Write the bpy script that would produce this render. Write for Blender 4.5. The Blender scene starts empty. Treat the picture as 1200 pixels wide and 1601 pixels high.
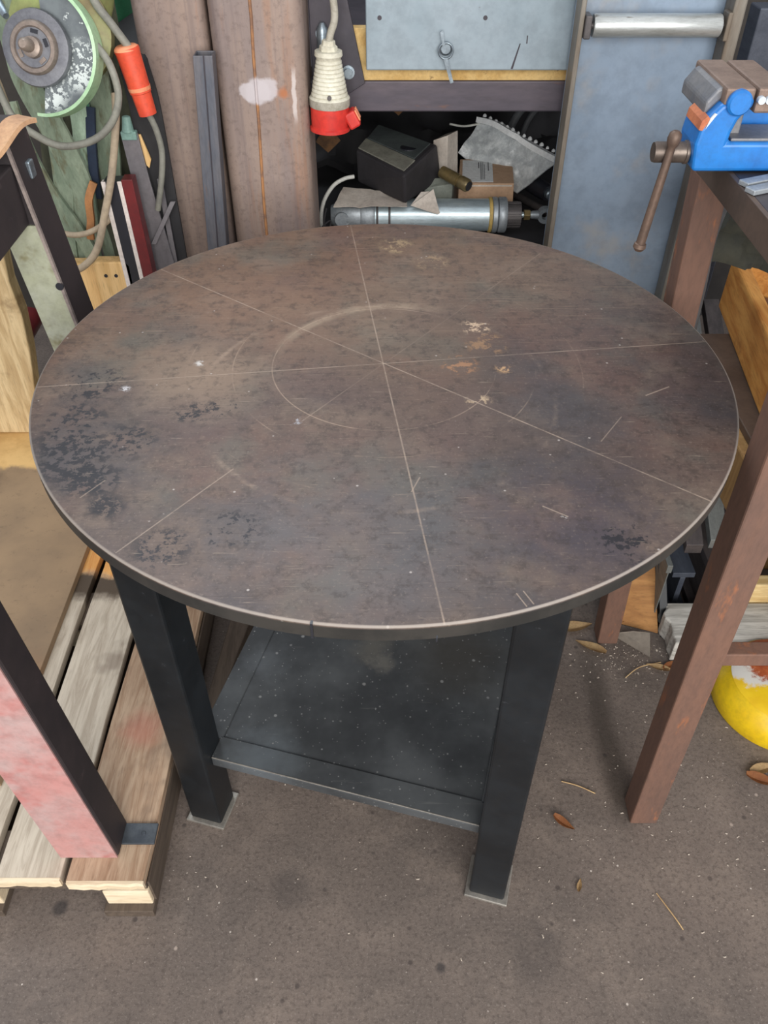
import bpy, bmesh, math, random
from mathutils import Vector, Matrix, noise as mnoise

R = math.radians
sc = bpy.context.scene
COL = sc.collection

# ------------------------------------------------------------------ camera
cd = bpy.data.cameras.new('camera')
cam = bpy.data.objects.new('camera', cd)
COL.objects.link(cam)
cam.location = (0, 0, 1.435)
cam.rotation_euler = (R(90 - 42.5), 0, 0)
cd.sensor_fit = 'VERTICAL'
cd.sensor_height = 36.0
cd.lens = 36.0 * 1271.0 / 1601.0
cd.clip_start = 0.02
sc.camera = cam

# ------------------------------------------------------------------ world, lights, exposure
w = bpy.data.worlds.new('overcast')
sc.world = w
w.use_nodes = True
bg = w.node_tree.nodes['Background']
bg.inputs[0].default_value = (0.97, 0.97, 1.0, 1)
bg.inputs[1].default_value = 0.60
sc.view_settings.view_transform = 'Standard'
sc.view_settings.look = 'None'
sc.view_settings.gamma = 1.0
sc.view_settings.use_curve_mapping = False
sc.view_settings.exposure = 0.55


def area(name, loc, target, sx, sy, power, col):
    ld = bpy.data.lights.new(name, 'AREA')
    ld.shape = 'RECTANGLE'
    ld.size = sx
    ld.size_y = sy
    ld.energy = power
    ld.color = col
    o = bpy.data.objects.new(name, ld)
    COL.objects.link(o)
    o.location = loc
    o.rotation_euler = (Vector(target) - Vector(loc)).to_track_quat('-Z', 'Y').to_euler()
    return o


area('doorway_daylight', (0.5, -2.2, 1.9), (0, 1.6, 0.7), 3.4, 2.2, 122, (1.0, 0.955, 0.90))
area('far_sheen_fill', (-0.9, 2.4, 3.4), (0, 1.0, 0.8), 1.6, 1.2, 26, (0.85, 0.93, 1.0))  # added lamp high behind the table, gives its far side a sheen


# ------------------------------------------------------------------ node materials
def lin(c):
    def f(v):
        v /= 255.0
        return v / 12.92 if v <= 0.04045 else ((v + 0.055) / 1.055) ** 2.4
    return (f(c[0]), f(c[1]), f(c[2]), 1.0)


class NT:
    def __init__(s, name):
        s.m = bpy.data.materials.new(name)
        s.m.use_nodes = True
        s.t = s.m.node_tree
        s.p = s.t.nodes['Principled BSDF']
        s.tc = s.t.nodes.new('ShaderNodeTexCoord').outputs['Object']

    def link(s, a, inp):
        if hasattr(a, 'is_output'):
            s.t.links.new(a, inp)
        elif isinstance(a, tuple) and inp.type == 'VECTOR':
            inp.default_value = a[:3]
        else:
            inp.default_value = a

    def math(s, op, a, b=0.0, clamp=False):
        n = s.t.nodes.new('ShaderNodeMath')
        n.operation = op
        n.use_clamp = clamp
        s.link(a, n.inputs[0])
        s.link(b, n.inputs[1])
        return n.outputs[0]

    def mapv(s, scale=(1, 1, 1), loc=(0, 0, 0), rot=(0, 0, 0)):
        n = s.t.nodes.new('ShaderNodeMapping')
        s.t.links.new(s.tc, n.inputs[0])
        n.inputs['Scale'].default_value = scale
        n.inputs['Location'].default_value = loc
        n.inputs['Rotation'].default_value = rot
        return n.outputs[0]

    def noise(s, scale, detail=4, rough=0.6, vec=None, dist=0.0):
        n = s.t.nodes.new('ShaderNodeTexNoise')
        s.t.links.new(vec or s.tc, n.inputs['Vector'])
        n.inputs['Scale'].default_value = scale
        n.inputs['Detail'].default_value = detail
        n.inputs['Roughness'].default_value = rough
        n.inputs['Distortion'].default_value = dist
        return n.outputs[0]

    def voro(s, scale, vec=None):
        n = s.t.nodes.new('ShaderNodeTexVoronoi')
        s.t.links.new(vec or s.tc, n.inputs['Vector'])
        n.inputs['Scale'].default_value = scale
        return n

    def step(s, v, a, b):
        n = s.t.nodes.new('ShaderNodeMapRange')
        n.interpolation_type = 'SMOOTHSTEP'
        s.link(v, n.inputs[0])
        n.inputs[1].default_value = a
        n.inputs[2].default_value = b
        n.inputs[3].default_value = 0.0
        n.inputs[4].default_value = 1.0
        return n.outputs[0]

    def mix(s, f, a, b):
        n = s.t.nodes.new('ShaderNodeMix')
        n.data_type = 'RGBA'
        s.link(f, n.inputs[0])
        s.link(a, n.inputs[6])
        s.link(b, n.inputs[7])
        return n.outputs[2]

    def xyz(s):
        n = s.t.nodes.new('ShaderNodeSeparateXYZ')
        s.t.links.new(s.tc, n.inputs[0])
        return n.outputs

    def spot(s, p, r, soft=0.5, jitter=None, amount=0.0):
        """1 inside radius r of point p (object space), 0 outside, edge broken by jitter"""
        n = s.t.nodes.new('ShaderNodeVectorMath')
        n.operation = 'DISTANCE'
        s.t.links.new(s.tc, n.inputs[0])
        n.inputs[1].default_value = p
        d = n.outputs['Value']
        if jitter is not None:
            d = s.math('ADD', d, s.math('MULTIPLY', s.math('SUBTRACT', jitter, 0.5), amount))
        return s.math('SUBTRACT', 1.0, s.step(d, r * (1 - soft), r))

    def bump(s, h, strength, dist=0.002):
        n = s.t.nodes.new('ShaderNodeBump')
        n.inputs['Strength'].default_value = strength
        n.inputs['Distance'].default_value = dist
        s.t.links.new(h, n.inputs['Height'])
        s.t.links.new(n.outputs[0], s.p.inputs['Normal'])

    def out(s, col, rough, metal=0.0, spec=0.5, coat=0.0):
        s.link(col, s.p.inputs['Base Color'])
        s.link(rough, s.p.inputs['Roughness'])
        s.link(metal, s.p.inputs['Metallic'])
        s.p.inputs['Specular IOR Level'].default_value = spec
        s.p.inputs['Coat Weight'].default_value = coat
        return s.m


def plain(name, a, b, scale=12, rough=0.6, metal=0.0, bump=0.15, stretch=(1, 1, 1), c=None, cs=40, ct=(0.6, 0.7), spec=0.5):
    """two colours mixed by noise, optional third as speckle"""
    n = NT(name)
    v = n.mapv(stretch)
    f1 = n.noise(scale, 5, 0.65, v)
    col = n.mix(n.step(f1, 0.35, 0.68), lin(a), lin(b))
    f2 = n.noise(scale * 9, 4, 0.7, v)
    if c:
        f3 = n.noise(cs, 4, 0.7, v)
        col = n.mix(n.step(f3, ct[0], ct[1]), col, lin(c))
    col = n.mix(n.math('MULTIPLY', n.step(f2, 0.35, 0.75), 0.22), col, (0.02, 0.018, 0.016, 1))
    n.bump(f2, bump)
    rr = n.math('ADD', n.math('MULTIPLY', f1, 0.25), rough - 0.12)
    return n.out(col, rr, metal, spec)


def wood(name, a, b, axis=1, scale=9, rough=0.75, dirt=None, dt=(0.55, 0.75)):
    n = NT(name)
    st = [9.0, 9.0, 9.0]
    st[axis] = 0.9
    v = n.mapv(tuple(st))
    g = n.noise(scale, 6, 0.62, v, 0.6)
    g2 = n.noise(scale * 5, 3, 0.6, v)
    col = n.mix(n.step(g, 0.36, 0.64), lin(a), lin(b))
    col = n.mix(n.math('MULTIPLY', n.step(g2, 0.5, 0.75), 0.35), col, lin([x * 0.55 for x in a]))
    if dirt:
        d = n.noise(7, 5, 0.65)
        col = n.mix(n.math('MULTIPLY', n.step(d, dt[0], dt[1]), 0.8), col, lin(dirt))
    n.bump(g, 0.3)
    return n.out(col, rough)


M = {}


def mat_tabletop():
    n = NT('oiled_steel_tabletop')
    X, Yc, Zc = n.xyz()
    big = n.noise(3.2, 5, 0.62)
    mid = n.noise(11, 6, 0.68)
    fine = n.noise(70, 5, 0.7)
    vfine = n.noise(260, 3, 0.6)
    col = n.mix(n.step(big, 0.38, 0.62), lin((98, 82, 74)), lin((78, 67, 64)))
    # worn brown oxide towards the far and left side
    far = n.step(n.math('ADD', n.math('SUBTRACT', n.math('MULTIPLY', Yc, 1.0), n.math('MULTIPLY', X, 0.55)), n.math('MULTIPLY', mid, 0.35)), 0.08, 0.52)
    col = n.mix(n.math('MULTIPLY', far, 0.75), col, lin((116, 92, 74)))
    col = n.mix(n.math('MULTIPLY', n.step(mid, 0.44, 0.66), 0.6), col, lin((118, 102, 90)))
    m2 = n.noise(24, 6, 0.75, n.mapv(loc=(1, 7, 0)))
    col = n.mix(n.math('MULTIPLY', n.step(m2, 0.42, 0.72), 0.55), col, lin((72, 60, 55)))
    for sc2, off, cc, am in ((5.5, (4, 2, 0), (104, 76, 66), 0.45), (7, (8, 1, 0), (84, 86, 80), 0.5), (6, (1, 5, 0), (86, 70, 68), 0.5)):
        q_ = n.noise(sc2, 5, 0.6, n.mapv(loc=off))
        col = n.mix(n.math('MULTIPLY', n.step(q_, 0.5, 0.68), am), col, lin(cc))
    # blue black mill scale
    blue = n.noise(4.3, 5, 0.6, n.mapv(loc=(3.1, 1.7, 0)))
    col = n.mix(n.math('MULTIPLY', n.math('MULTIPLY', n.step(blue, 0.48, 0.66), n.math('SUBTRACT', 1.0, n.step(Yc, -0.05, 0.25))), 0.6), col, lin((62, 62, 67)))
    # tan rubbed areas
    for (px, py, r, am, cc) in ((-0.23, -0.02, 0.13, 0.6, (142, 122, 104)), (-0.2, 0.16, 0.16, 0.35, (136, 106, 88)),
                                (-0.02, 0.13, 0.2, 0.25, (140, 118, 98)), (0.05, -0.03, 0.16, 0.3, (112, 92, 76)),
                                (0.02, -0.33, 0.2, 0.4, (92, 94, 98)), (-0.15, -0.3, 0.1, 0.5, (72, 72, 76)),
                                (0.2, -0.32, 0.13, 0.6, (56, 55, 68)), (0.25, 0.2, 0.16, 0.3, (116, 96, 80))):
        col = n.mix(n.math('MULTIPLY', n.spot((px, py, 0.85), r, 0.9, mid, 0.2), am), col, lin(cc))
    # fine mottling
    col = n.mix(n.math('MULTIPLY', n.step(fine, 0.48, 0.66), 0.5), col, lin((54, 46, 43)))
    col = n.mix(n.math('MULTIPLY', n.step(vfine, 0.55, 0.75), 0.25), col, lin((150, 134, 122)))
    # black pitted tar spots
    pit = n.noise(130, 3, 0.65)
    for (px, py, r, am) in ((-0.365, -0.17, 0.05, 0.07), (-0.35, -0.205, 0.055, 0.06), (-0.325, -0.24, 0.045, 0.06), (-0.30, -0.285, 0.03, 0.05),
                            (-0.375, -0.13, 0.045, 0.09), (-0.30, -0.17, 0.045, 0.08), (-0.225, -0.345, 0.04, 0.12), (-0.16, -0.32, 0.04, 0.135),
                            (-0.20, -0.1, 0.025, 0.13), (0.25, -0.335, 0.045, 0.14), (-0.38, -0.05, 0.06, 0.12), (-0.235, -0.11, 0.025, 0.13)):
        m_ = n.spot((px, py, 0.85), r, 0.55, mid, 0.05)
        m_ = n.math('MULTIPLY', m_, n.step(n.math('ADD', n.math('MULTIPLY', pit, 0.6), n.math('MULTIPLY', m2, 0.4)), 0.41 + am * 0.8, 0.47 + am * 0.8))
        col = n.mix(n.math('MULTIPLY', m_, 0.92), col, lin((30, 29, 35)))
    # bare light chips
    for (px, py, r, cc) in ((0.13, 0.095, 0.03, (190, 165, 140)), (0.158, -0.012, 0.018, (186, 150, 112)), (0.118, -0.088, 0.024, (176, 154, 128)),
                            (0.10, -0.004, 0.035, (150, 112, 84)), (-0.245, 0.0, 0.012, (200, 196, 192)), (-0.106, -0.13, 0.014, (160, 160, 165)),
                            (0.14, 0.05, 0.04, (140, 110, 84)), (0.02, 0.36, 0.04, (150, 128, 100)), (0.075, 0.3, 0.04, (142, 120, 96)),
                            (-0.33, -0.06, 0.012, (190, 188, 190)), (0.19, -0.30, 0.008, (180, 176, 172))):
        m_ = n.math('MULTIPLY', n.spot((px, py, 0.85), r, 0.4, fine, 0.05), n.step(fine, 0.5, 0.6))
        col = n.mix(m_, col, lin(cc))
    # scattered tiny light specks
    vo = n.voro(85)
    sp = n.math('MULTIPLY', n.math('SUBTRACT', 1.0, n.step(vo.outputs['Distance'], 0.08, 0.16)),
                n.step(n.math('FRACT', n.math('MULTIPLY', vo.outputs['Color'], 7.3)), 0.93, 0.95))
    col = n.mix(n.math('MULTIPLY', sp, 0.6), col, lin((186, 178, 172)))

    # scribed lines
    def line(x0, y0, x1, y1, wd, am, brk=0.42):
        nonlocal col
        L = math.hypot(x1 - x0, y1 - y0)
        dx, dy = (x1 - x0) / L, (y1 - y0) / L
        a = n.math('ADD', n.math('MULTIPLY', n.math('SUBTRACT', X, x0), dx), n.math('MULTIPLY', n.math('SUBTRACT', Yc, y0), dy))
        d = n.math('ABSOLUTE', n.math('SUBTRACT', n.math('MULTIPLY', n.math('SUBTRACT', X, x0), dy), n.math('MULTIPLY', n.math('SUBTRACT', Yc, y0), dx)))
        m_ = n.math('SUBTRACT', 1.0, n.step(d, wd * 0.1, wd * 0.62))
        inside = n.math('MULTIPLY', n.math('GREATER_THAN', a, 0.0), n.math('LESS_THAN', a, L))
        m_ = n.math('MULTIPLY', n.math('MULTIPLY', m_, inside), n.math('ADD', 0.25, n.math('MULTIPLY', n.step(n.math('ADD', n.math('MULTIPLY', mid, 0.5), n.math('MULTIPLY', fine, 0.5)), brk - 0.04, brk + 0.16), 0.75)))
        col = n.mix(n.math('MULTIPLY', m_, am), col, lin((168, 150, 134)))

    def ring(cx, cy, r, wd, am, brk=0.45):
        nonlocal col
        dd = n.math('SQRT', n.math('ADD', n.math('POWER', n.math('SUBTRACT', X, cx), 2), n.math('POWER', n.math('SUBTRACT', Yc, cy), 2)))
        d = n.math('ABSOLUTE', n.math('SUBTRACT', dd, r))
        m_ = n.math('MULTIPLY', n.math('SUBTRACT', 1.0, n.step(d, wd * 0.1, wd * 0.7)), n.step(big if r > .3 else mid, brk - 0.12, brk + 0.12))
        col = n.mix(n.math('MULTIPLY', m_, am), col, lin((178, 156, 136)))

    line(-0.444, -0.056, 0.446, 0.056, 0.0022, 0.62)
    line(-0.352, 0.275, 0.354, -0.276, 0.0024, 0.7)
    line(-0.058, 0.443, 0.056, -0.446, 0.0024, 0.6)
    line(-0.271, -0.354, -0.17, -0.22, 0.002, 0.5, 0.4)
    line(-0.10, -0.13, 0.255, 0.332, 0.002, 0.4, 0.5)
    line(0.255, -0.17, 0.29, -0.12, 0.0018, 0.4, 0.3)
    line(0.33, -0.075, 0.365, -0.055, 0.0025, 0.6, 0.2)
    line(0.17, -0.283, 0.195, -0.3, 0.002, 0.6, 0.2)
    line(0.135, -0.425, 0.127, -0.408, 0.0018, 0.6, 0.2)
    line(0.142, -0.422, 0.134, -0.405, 0.0018, 0.6, 0.2)
    line(-0.33, -0.27, -0.31, -0.24, 0.002, 0.4, 0.2)
    line(0.03, -0.26, 0.04, -0.235, 0.002, 0.5, 0.2)
    ring(0, 0, 0.148, 0.0018, 0.45, 0.5)
    ring(0, 0, 0.2, 0.0018, 0.35, 0.56)
    ring(0, -0.005, 0.26, 0.0018, 0.2, 0.58)
    ring(-0.01, -0.07, 0.225, 0.007, 0.3, 0.56)
    # streaky scratches across the far half
    sv = n.mapv((1.2, 26, 1), rot=(0, 0, R(-22)))
    sn = n.noise(9, 5, 0.7, sv)
    col = n.mix(n.math('MULTIPLY', n.math('MULTIPLY', n.step(sn, 0.55, 0.72), n.step(Yc, -0.15, 0.25)), 0.4), col, lin((150, 128, 108)))
    for rot_, sx_, th_, am_, cc in ((12, 1.6, 0.63, 0.45, (158, 142, 126)), (-38, 1.8, 0.66, 0.4, (150, 134, 120)), (3, 1.1, 0.6, 0.5, (64, 54, 50)), (-14, 1.0, 0.6, 0.35, (64, 54, 50))):
        sv = n.mapv((sx_, 30, 1), (rot_, 2, 0), rot=(0, 0, R(rot_)))
        sn = n.noise(13, 4, 0.65, sv)
        col = n.mix(n.math('MULTIPLY', n.step(sn, th_, th_ + 0.09), am_), col, lin(cc))
    # rubbed bright arc towards the far left of the centre
    dd = n.math('SQRT', n.math('ADD', n.math('POWER', n.math('SUBTRACT', X, 0.02), 2), n.math('POWER', n.math('SUBTRACT', Yc, -0.01), 2)))
    arc = n.math('SUBTRACT', 1.0, n.step(n.math('ABSOLUTE', n.math('SUBTRACT', n.math('ADD', dd, n.math('MULTIPLY', mid, 0.02)), 0.178)), 0.002, 0.013))
    arc = n.math('MULTIPLY', arc, n.math('MULTIPLY', n.step(Yc, 0.0, 0.1), n.math('SUBTRACT', 1.0, n.step(X, 0.0, 0.12))))
    col = n.mix(n.math('MULTIPLY', n.math('MULTIPLY', arc, n.step(fine, 0.3, 0.6)), 0.55), col, lin((162, 144, 124)))
    # bright highlight painted around the rim edge
    rad = n.math('SQRT', n.math('ADD', n.math('POWER', X, 2), n.math('POWER', Yc, 2)))
    edge = n.math('MULTIPLY', n.step(rad, 0.4468, 0.4488), n.step(Zc, 0.847, 0.849))
    col = n.mix(n.math('MULTIPLY', edge, 0.65), col, lin((168, 160, 152)))
    side = n.math('SUBTRACT', 1.0, n.step(Zc, 0.8455, 0.8475))
    col = n.mix(side, col, n.mix(n.step(mid, 0.4, 0.65), lin((42, 42, 41)), lin((56, 54, 51))))
    n.bump(n.math('ADD', n.math('MULTIPLY', fine, 0.6), mid), 0.08, 0.0015)
    rr = n.math('ADD', n.math('MULTIPLY', mid, 0.3), 0.33)
    return n.out(col, rr, 0.25, 0.5)


def mat_floor():
    n = NT('worn_workshop_concrete')
    big = n.noise(2.1, 5, 0.6)
    mid = n.noise(9, 6, 0.7)
    fine = n.noise(125, 5, 0.8)
    col = n.mix(n.step(big, 0.35, 0.65), lin((112, 101, 94)), lin((94, 86, 81)))
    col = n.mix(n.math('MULTIPLY', n.step(mid, 0.45, 0.7), 0.55), col, lin((128, 116, 107)))
    col = n.mix(n.math('MULTIPLY', n.step(fine, 0.46, 0.64), 0.52), col, lin((66, 58, 54)))
    g = n.noise(240, 3, 0.6)
    col = n.mix(n.math('MULTIPLY', n.step(g, 0.55, 0.72), 0.4), col, lin((146, 137, 130)))
    for (sx, sy, r, am) in ((-0.551, 0.566, 0.018, 0.7), (0.093, 0.473, 0.012, 0.75), (-0.16, 0.60, 0.05, 0.3), (0.75, 0.68, 0.05, 0.35), (0.25, 0.5, 0.06, 0.25)):
        col = n.mix(n.math('MULTIPLY', n.spot((sx, sy, 0), r, 0.6, mid, 0.02), am), col, lin((46, 44, 46)))
    # shadow line between the two legs of the bench, painted into the floor
    X, Yc, Zc = n.xyz()
    d = n.math('ABSOLUTE', n.math('SUBTRACT', X, n.math('ADD', 0.432, n.math('MULTIPLY', mid, 0.03))))
    ln = n.math('MULTIPLY', n.math('SUBTRACT', 1.0, n.step(d, 0.006, 0.04)), n.math('MULTIPLY', n.step(Yc, 0.66, 0.78), n.math('SUBTRACT', 1.0, n.step(Yc, 1.0, 1.2))))
    col = n.mix(n.math('MULTIPLY', ln, 0.6), col, lin((50, 44, 38)))
    for sc_, th, am, cc in ((70, 0.955, 0.8, (196, 188, 180)), (38, 0.97, 0.7, (170, 156, 146)), (120, 0.95, 0.6, (184, 176, 168))):
        vo = n.voro(sc_)
        sp = n.math('MULTIPLY', n.math('SUBTRACT', 1.0, n.step(n.math('ADD', vo.outputs['Distance'], n.math('MULTIPLY', fine, 0.12)), 0.14, 0.22)),
                    n.step(n.math('FRACT', n.math('MULTIPLY', vo.outputs['Color'], 9.1)), th, th + 0.01))
        col = n.mix(n.math('MULTIPLY', sp, am), col, lin(cc))
    vo = n.voro(44, n.mapv((1, 1, 1), (5, 3, 0)))
    sp = n.math('MULTIPLY', n.math('SUBTRACT', 1.0, n.step(n.math('ADD', vo.outputs['Distance'], n.math('MULTIPLY', fine, 0.2)), 0.2, 0.36)),
                n.step(n.math('FRACT', n.math('MULTIPLY', vo.outputs['Color'], 5.7)), 0.9, 0.92))
    col = n.mix(n.math('MULTIPLY', sp, 0.6), col, lin((48, 42, 42)))
    n.bump(n.math('ADD', fine, n.math('MULTIPLY', mid, 1.2)), 0.35, 0.003)
    return n.out(col, n.math('ADD', n.math('MULTIPLY', mid, 0.25), 0.58), 0.0, 0.4)


def mat_column():
    n = NT('rusty_square_tube')
    v = n.mapv((6, 6, 0.7))
    big = n.noise(2.2, 5, 0.6, v)
    mid = n.noise(12, 5, 0.7)
    fine = n.noise(90, 4, 0.7)
    col = n.mix(n.step(big, 0.36, 0.64), lin((146, 128, 118)), lin((130, 117, 114)))
    col = n.mix(n.math('MULTIPLY', n.step(mid, 0.5, 0.72), 0.4), col, lin((160, 145, 136)))
    col = n.mix(n.math('MULTIPLY', n.step(n.noise(3.5, 5, 0.6, n.mapv((9, 9, 0.8), (2, 0, 4))), 0.56, 0.72), 0.5), col, lin((146, 106, 80)))
    col = n.mix(n.math('MULTIPLY', n.step(fine, 0.48, 0.68), 0.4), col, lin((96, 82, 77)))
    st_ = n.noise(6, 5, 0.65, n.mapv((14, 14, 0.5), (7, 3, 1)))
    col = n.mix(n.math('MULTIPLY', n.step(st_, 0.52, 0.7), 0.4), col, lin((104, 92, 92)))
    n.bump(fine, 0.15)
    return n, col, mid


def col_plain():
    n, col, mid = mat_column()
    return n.out(col, 0.62, 0.15)


def col_patch():
    n, col, mid = mat_column()
    # white paint dab and scraped rust marks; object origin is the foot of the tube (-0.222, 1.68, 0)
    j = n.noise(30, 4, 0.6)
    for (p, r) in (((-0.006, -0.08, 1.003), 0.026), ((0.012, -0.08, 1.006), 0.024), ((-0.026, -0.08, 1.004), 0.016)):
        col = n.mix(n.math('MULTIPLY', n.spot(p, r, 0.35, j, 0.03), 0.85), col, lin((186, 180, 184)))
    col = n.mix(n.math('MULTIPLY', n.spot((0.04, -0.08, 1.0), 0.016, 0.6, j, 0.03), 0.9), col, lin((166, 104, 66)))
    X, Yc, Zc = n.xyz()
    dx_ = n.math('ABSOLUTE', n.math('SUBTRACT', n.math('ADD', X, n.math('MULTIPLY', j, 0.012)), 0.066))
    sc_ = n.math('MULTIPLY', n.math('SUBTRACT', 1.0, n.step(dx_, 0.002, 0.005)), n.math('MULTIPLY', n.step(Zc, 0.94, 0.97), n.math('SUBTRACT', 1.0, n.step(Zc, 1.02, 1.05))))
    col = n.mix(n.math('MULTIPLY', sc_, 0.8), col, lin((196, 188, 186)))
    return n.out(col, 0.6, 0.15)


def mat_shelf():
    n = NT('dusty_black_steel')
    big = n.noise(4, 5, 0.65)
    fine = n.noise(60, 5, 0.75)
    col = n.mix(n.step(big, 0.35, 0.68), lin((58, 61, 64)), lin((86, 90, 93)))
    # object origin = foot of the table; the plate lies around (0,0,0.2)
    mid = n.noise(14, 5, 0.7)
    for (px, py, r, am, cc) in ((-0.2, -0.2, 0.08, 0.45, (116, 126, 134)), (-0.02, 0.04, 0.05, 0.6, (110, 108, 102)), (0.0, 0.0, 0.03, 0.6, (120, 118, 112)),
                                (0.14, 0.02, 0.14, 0.5, (62, 56, 46)), (-0.23, 0.0, 0.06, 0.4, (100, 106, 112))):
        col = n.mix(n.math('MULTIPLY', n.spot((px, py, 0.2), r, 0.9, mid, 0.1), am), col, lin(cc))
    for sc_, th, am in ((90, 0.7, 0.7), (150, 0.66, 0.55), (45, 0.88, 0.7)):
        vo = n.voro(sc_)
        sp = n.math('MULTIPLY', n.math('SUBTRACT', 1.0, n.step(n.math('ADD', vo.outputs['Distance'], n.math('MULTIPLY', fine, 0.15)), 0.16, 0.26)),
                    n.step(n.math('FRACT', n.math('MULTIPLY', vo.outputs['Color'], 9.1)), th, th + 0.01))
        col = n.mix(n.math('MULTIPLY', sp, am), col, lin((150, 152, 152)))
    sv = n.noise(7, 5, 0.7, n.mapv((1.5, 22, 1), rot=(0, 0, R(40))))
    col = n.mix(n.math('MULTIPLY', n.step(sv, 0.64, 0.75), 0.4), col, lin((120, 122, 122)))
    n.bump(fine, 0.12)
    return n.out(col, n.math('ADD', n.math('MULTIPLY', mid, 0.3), 0.3), 0.3)


def mat_pallet_board(name, seed, orange):
    n = NT(name)
    v = n.mapv((10, 0.9, 10), (seed, seed * 2, 0))
    g = n.noise(7, 6, 0.62, v, 0.8)
    g2 = n.noise(40, 3, 0.6, v)
    a, b = ((150, 122, 98), (178, 154, 130)) if seed == 1 else ((168, 156, 140), (196, 186, 170))
    col = n.mix(n.step(g, 0.36, 0.64), lin(a), lin(b))
    col = n.mix(n.math('MULTIPLY', n.step(g2, 0.5, 0.75), 0.4 if seed == 1 else 0.2), col, lin((98, 78, 62)))
    blot = n.noise(6, 4, 0.6)
    col = n.mix(n.math('MULTIPLY', n.step(blot, 0.6, 0.72), 0.55), col, lin((104, 88, 76)))
    X, Yc, Zc = n.xyz()
    jit = n.noise(16, 4, 0.6)
    if orange:   # warm sunlit patch painted orange, with a dark stained border before it
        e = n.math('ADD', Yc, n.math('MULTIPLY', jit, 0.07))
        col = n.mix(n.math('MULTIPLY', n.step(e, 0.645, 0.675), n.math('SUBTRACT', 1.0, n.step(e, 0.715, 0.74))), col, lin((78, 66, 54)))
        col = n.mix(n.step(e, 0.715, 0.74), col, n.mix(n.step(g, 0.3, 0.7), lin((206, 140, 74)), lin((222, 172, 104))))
    else:
        col = n.mix(n.math('MULTIPLY', n.spot((-0.06, 0.3, 0.11), 0.06, 0.9, jit, 0.06), 0.5), col, lin((176, 108, 92)))
    n.bump(g, 0.3)
    return n.out(col, 0.75)


def mat_sheet():
    n = NT('dirty_plywood_sheet')
    X, Yc, Zc = n.xyz()
    big = n.noise(4, 5, 0.6)
    fine = n.noise(60, 4, 0.7)
    jit = n.noise(14, 4, 0.7)
    col = n.mix(n.step(big, 0.35, 0.66), lin((150, 126, 98)), lin((128, 108, 86)))
    col = n.mix(n.math('MULTIPLY', n.step(fine, 0.55, 0.75), 0.4), col, lin((96, 80, 64)))
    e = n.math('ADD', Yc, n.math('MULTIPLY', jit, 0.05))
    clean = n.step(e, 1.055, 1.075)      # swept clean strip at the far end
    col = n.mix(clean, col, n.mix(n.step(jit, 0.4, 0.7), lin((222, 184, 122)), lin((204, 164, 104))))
    col = n.mix(n.math('MULTIPLY', n.spot((-0.11, 0.98, 0.135), 0.09, 0.7, jit, 0.08), 0.6), col, lin((70, 54, 44)))
    col = n.mix(n.math('MULTIPLY', n.spot((0.2, 0.35, 0.13), 0.14, 0.9, jit, 0.08), 0.35), col, lin((150, 92, 52)))
    return n.out(col, 0.7)


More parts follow.
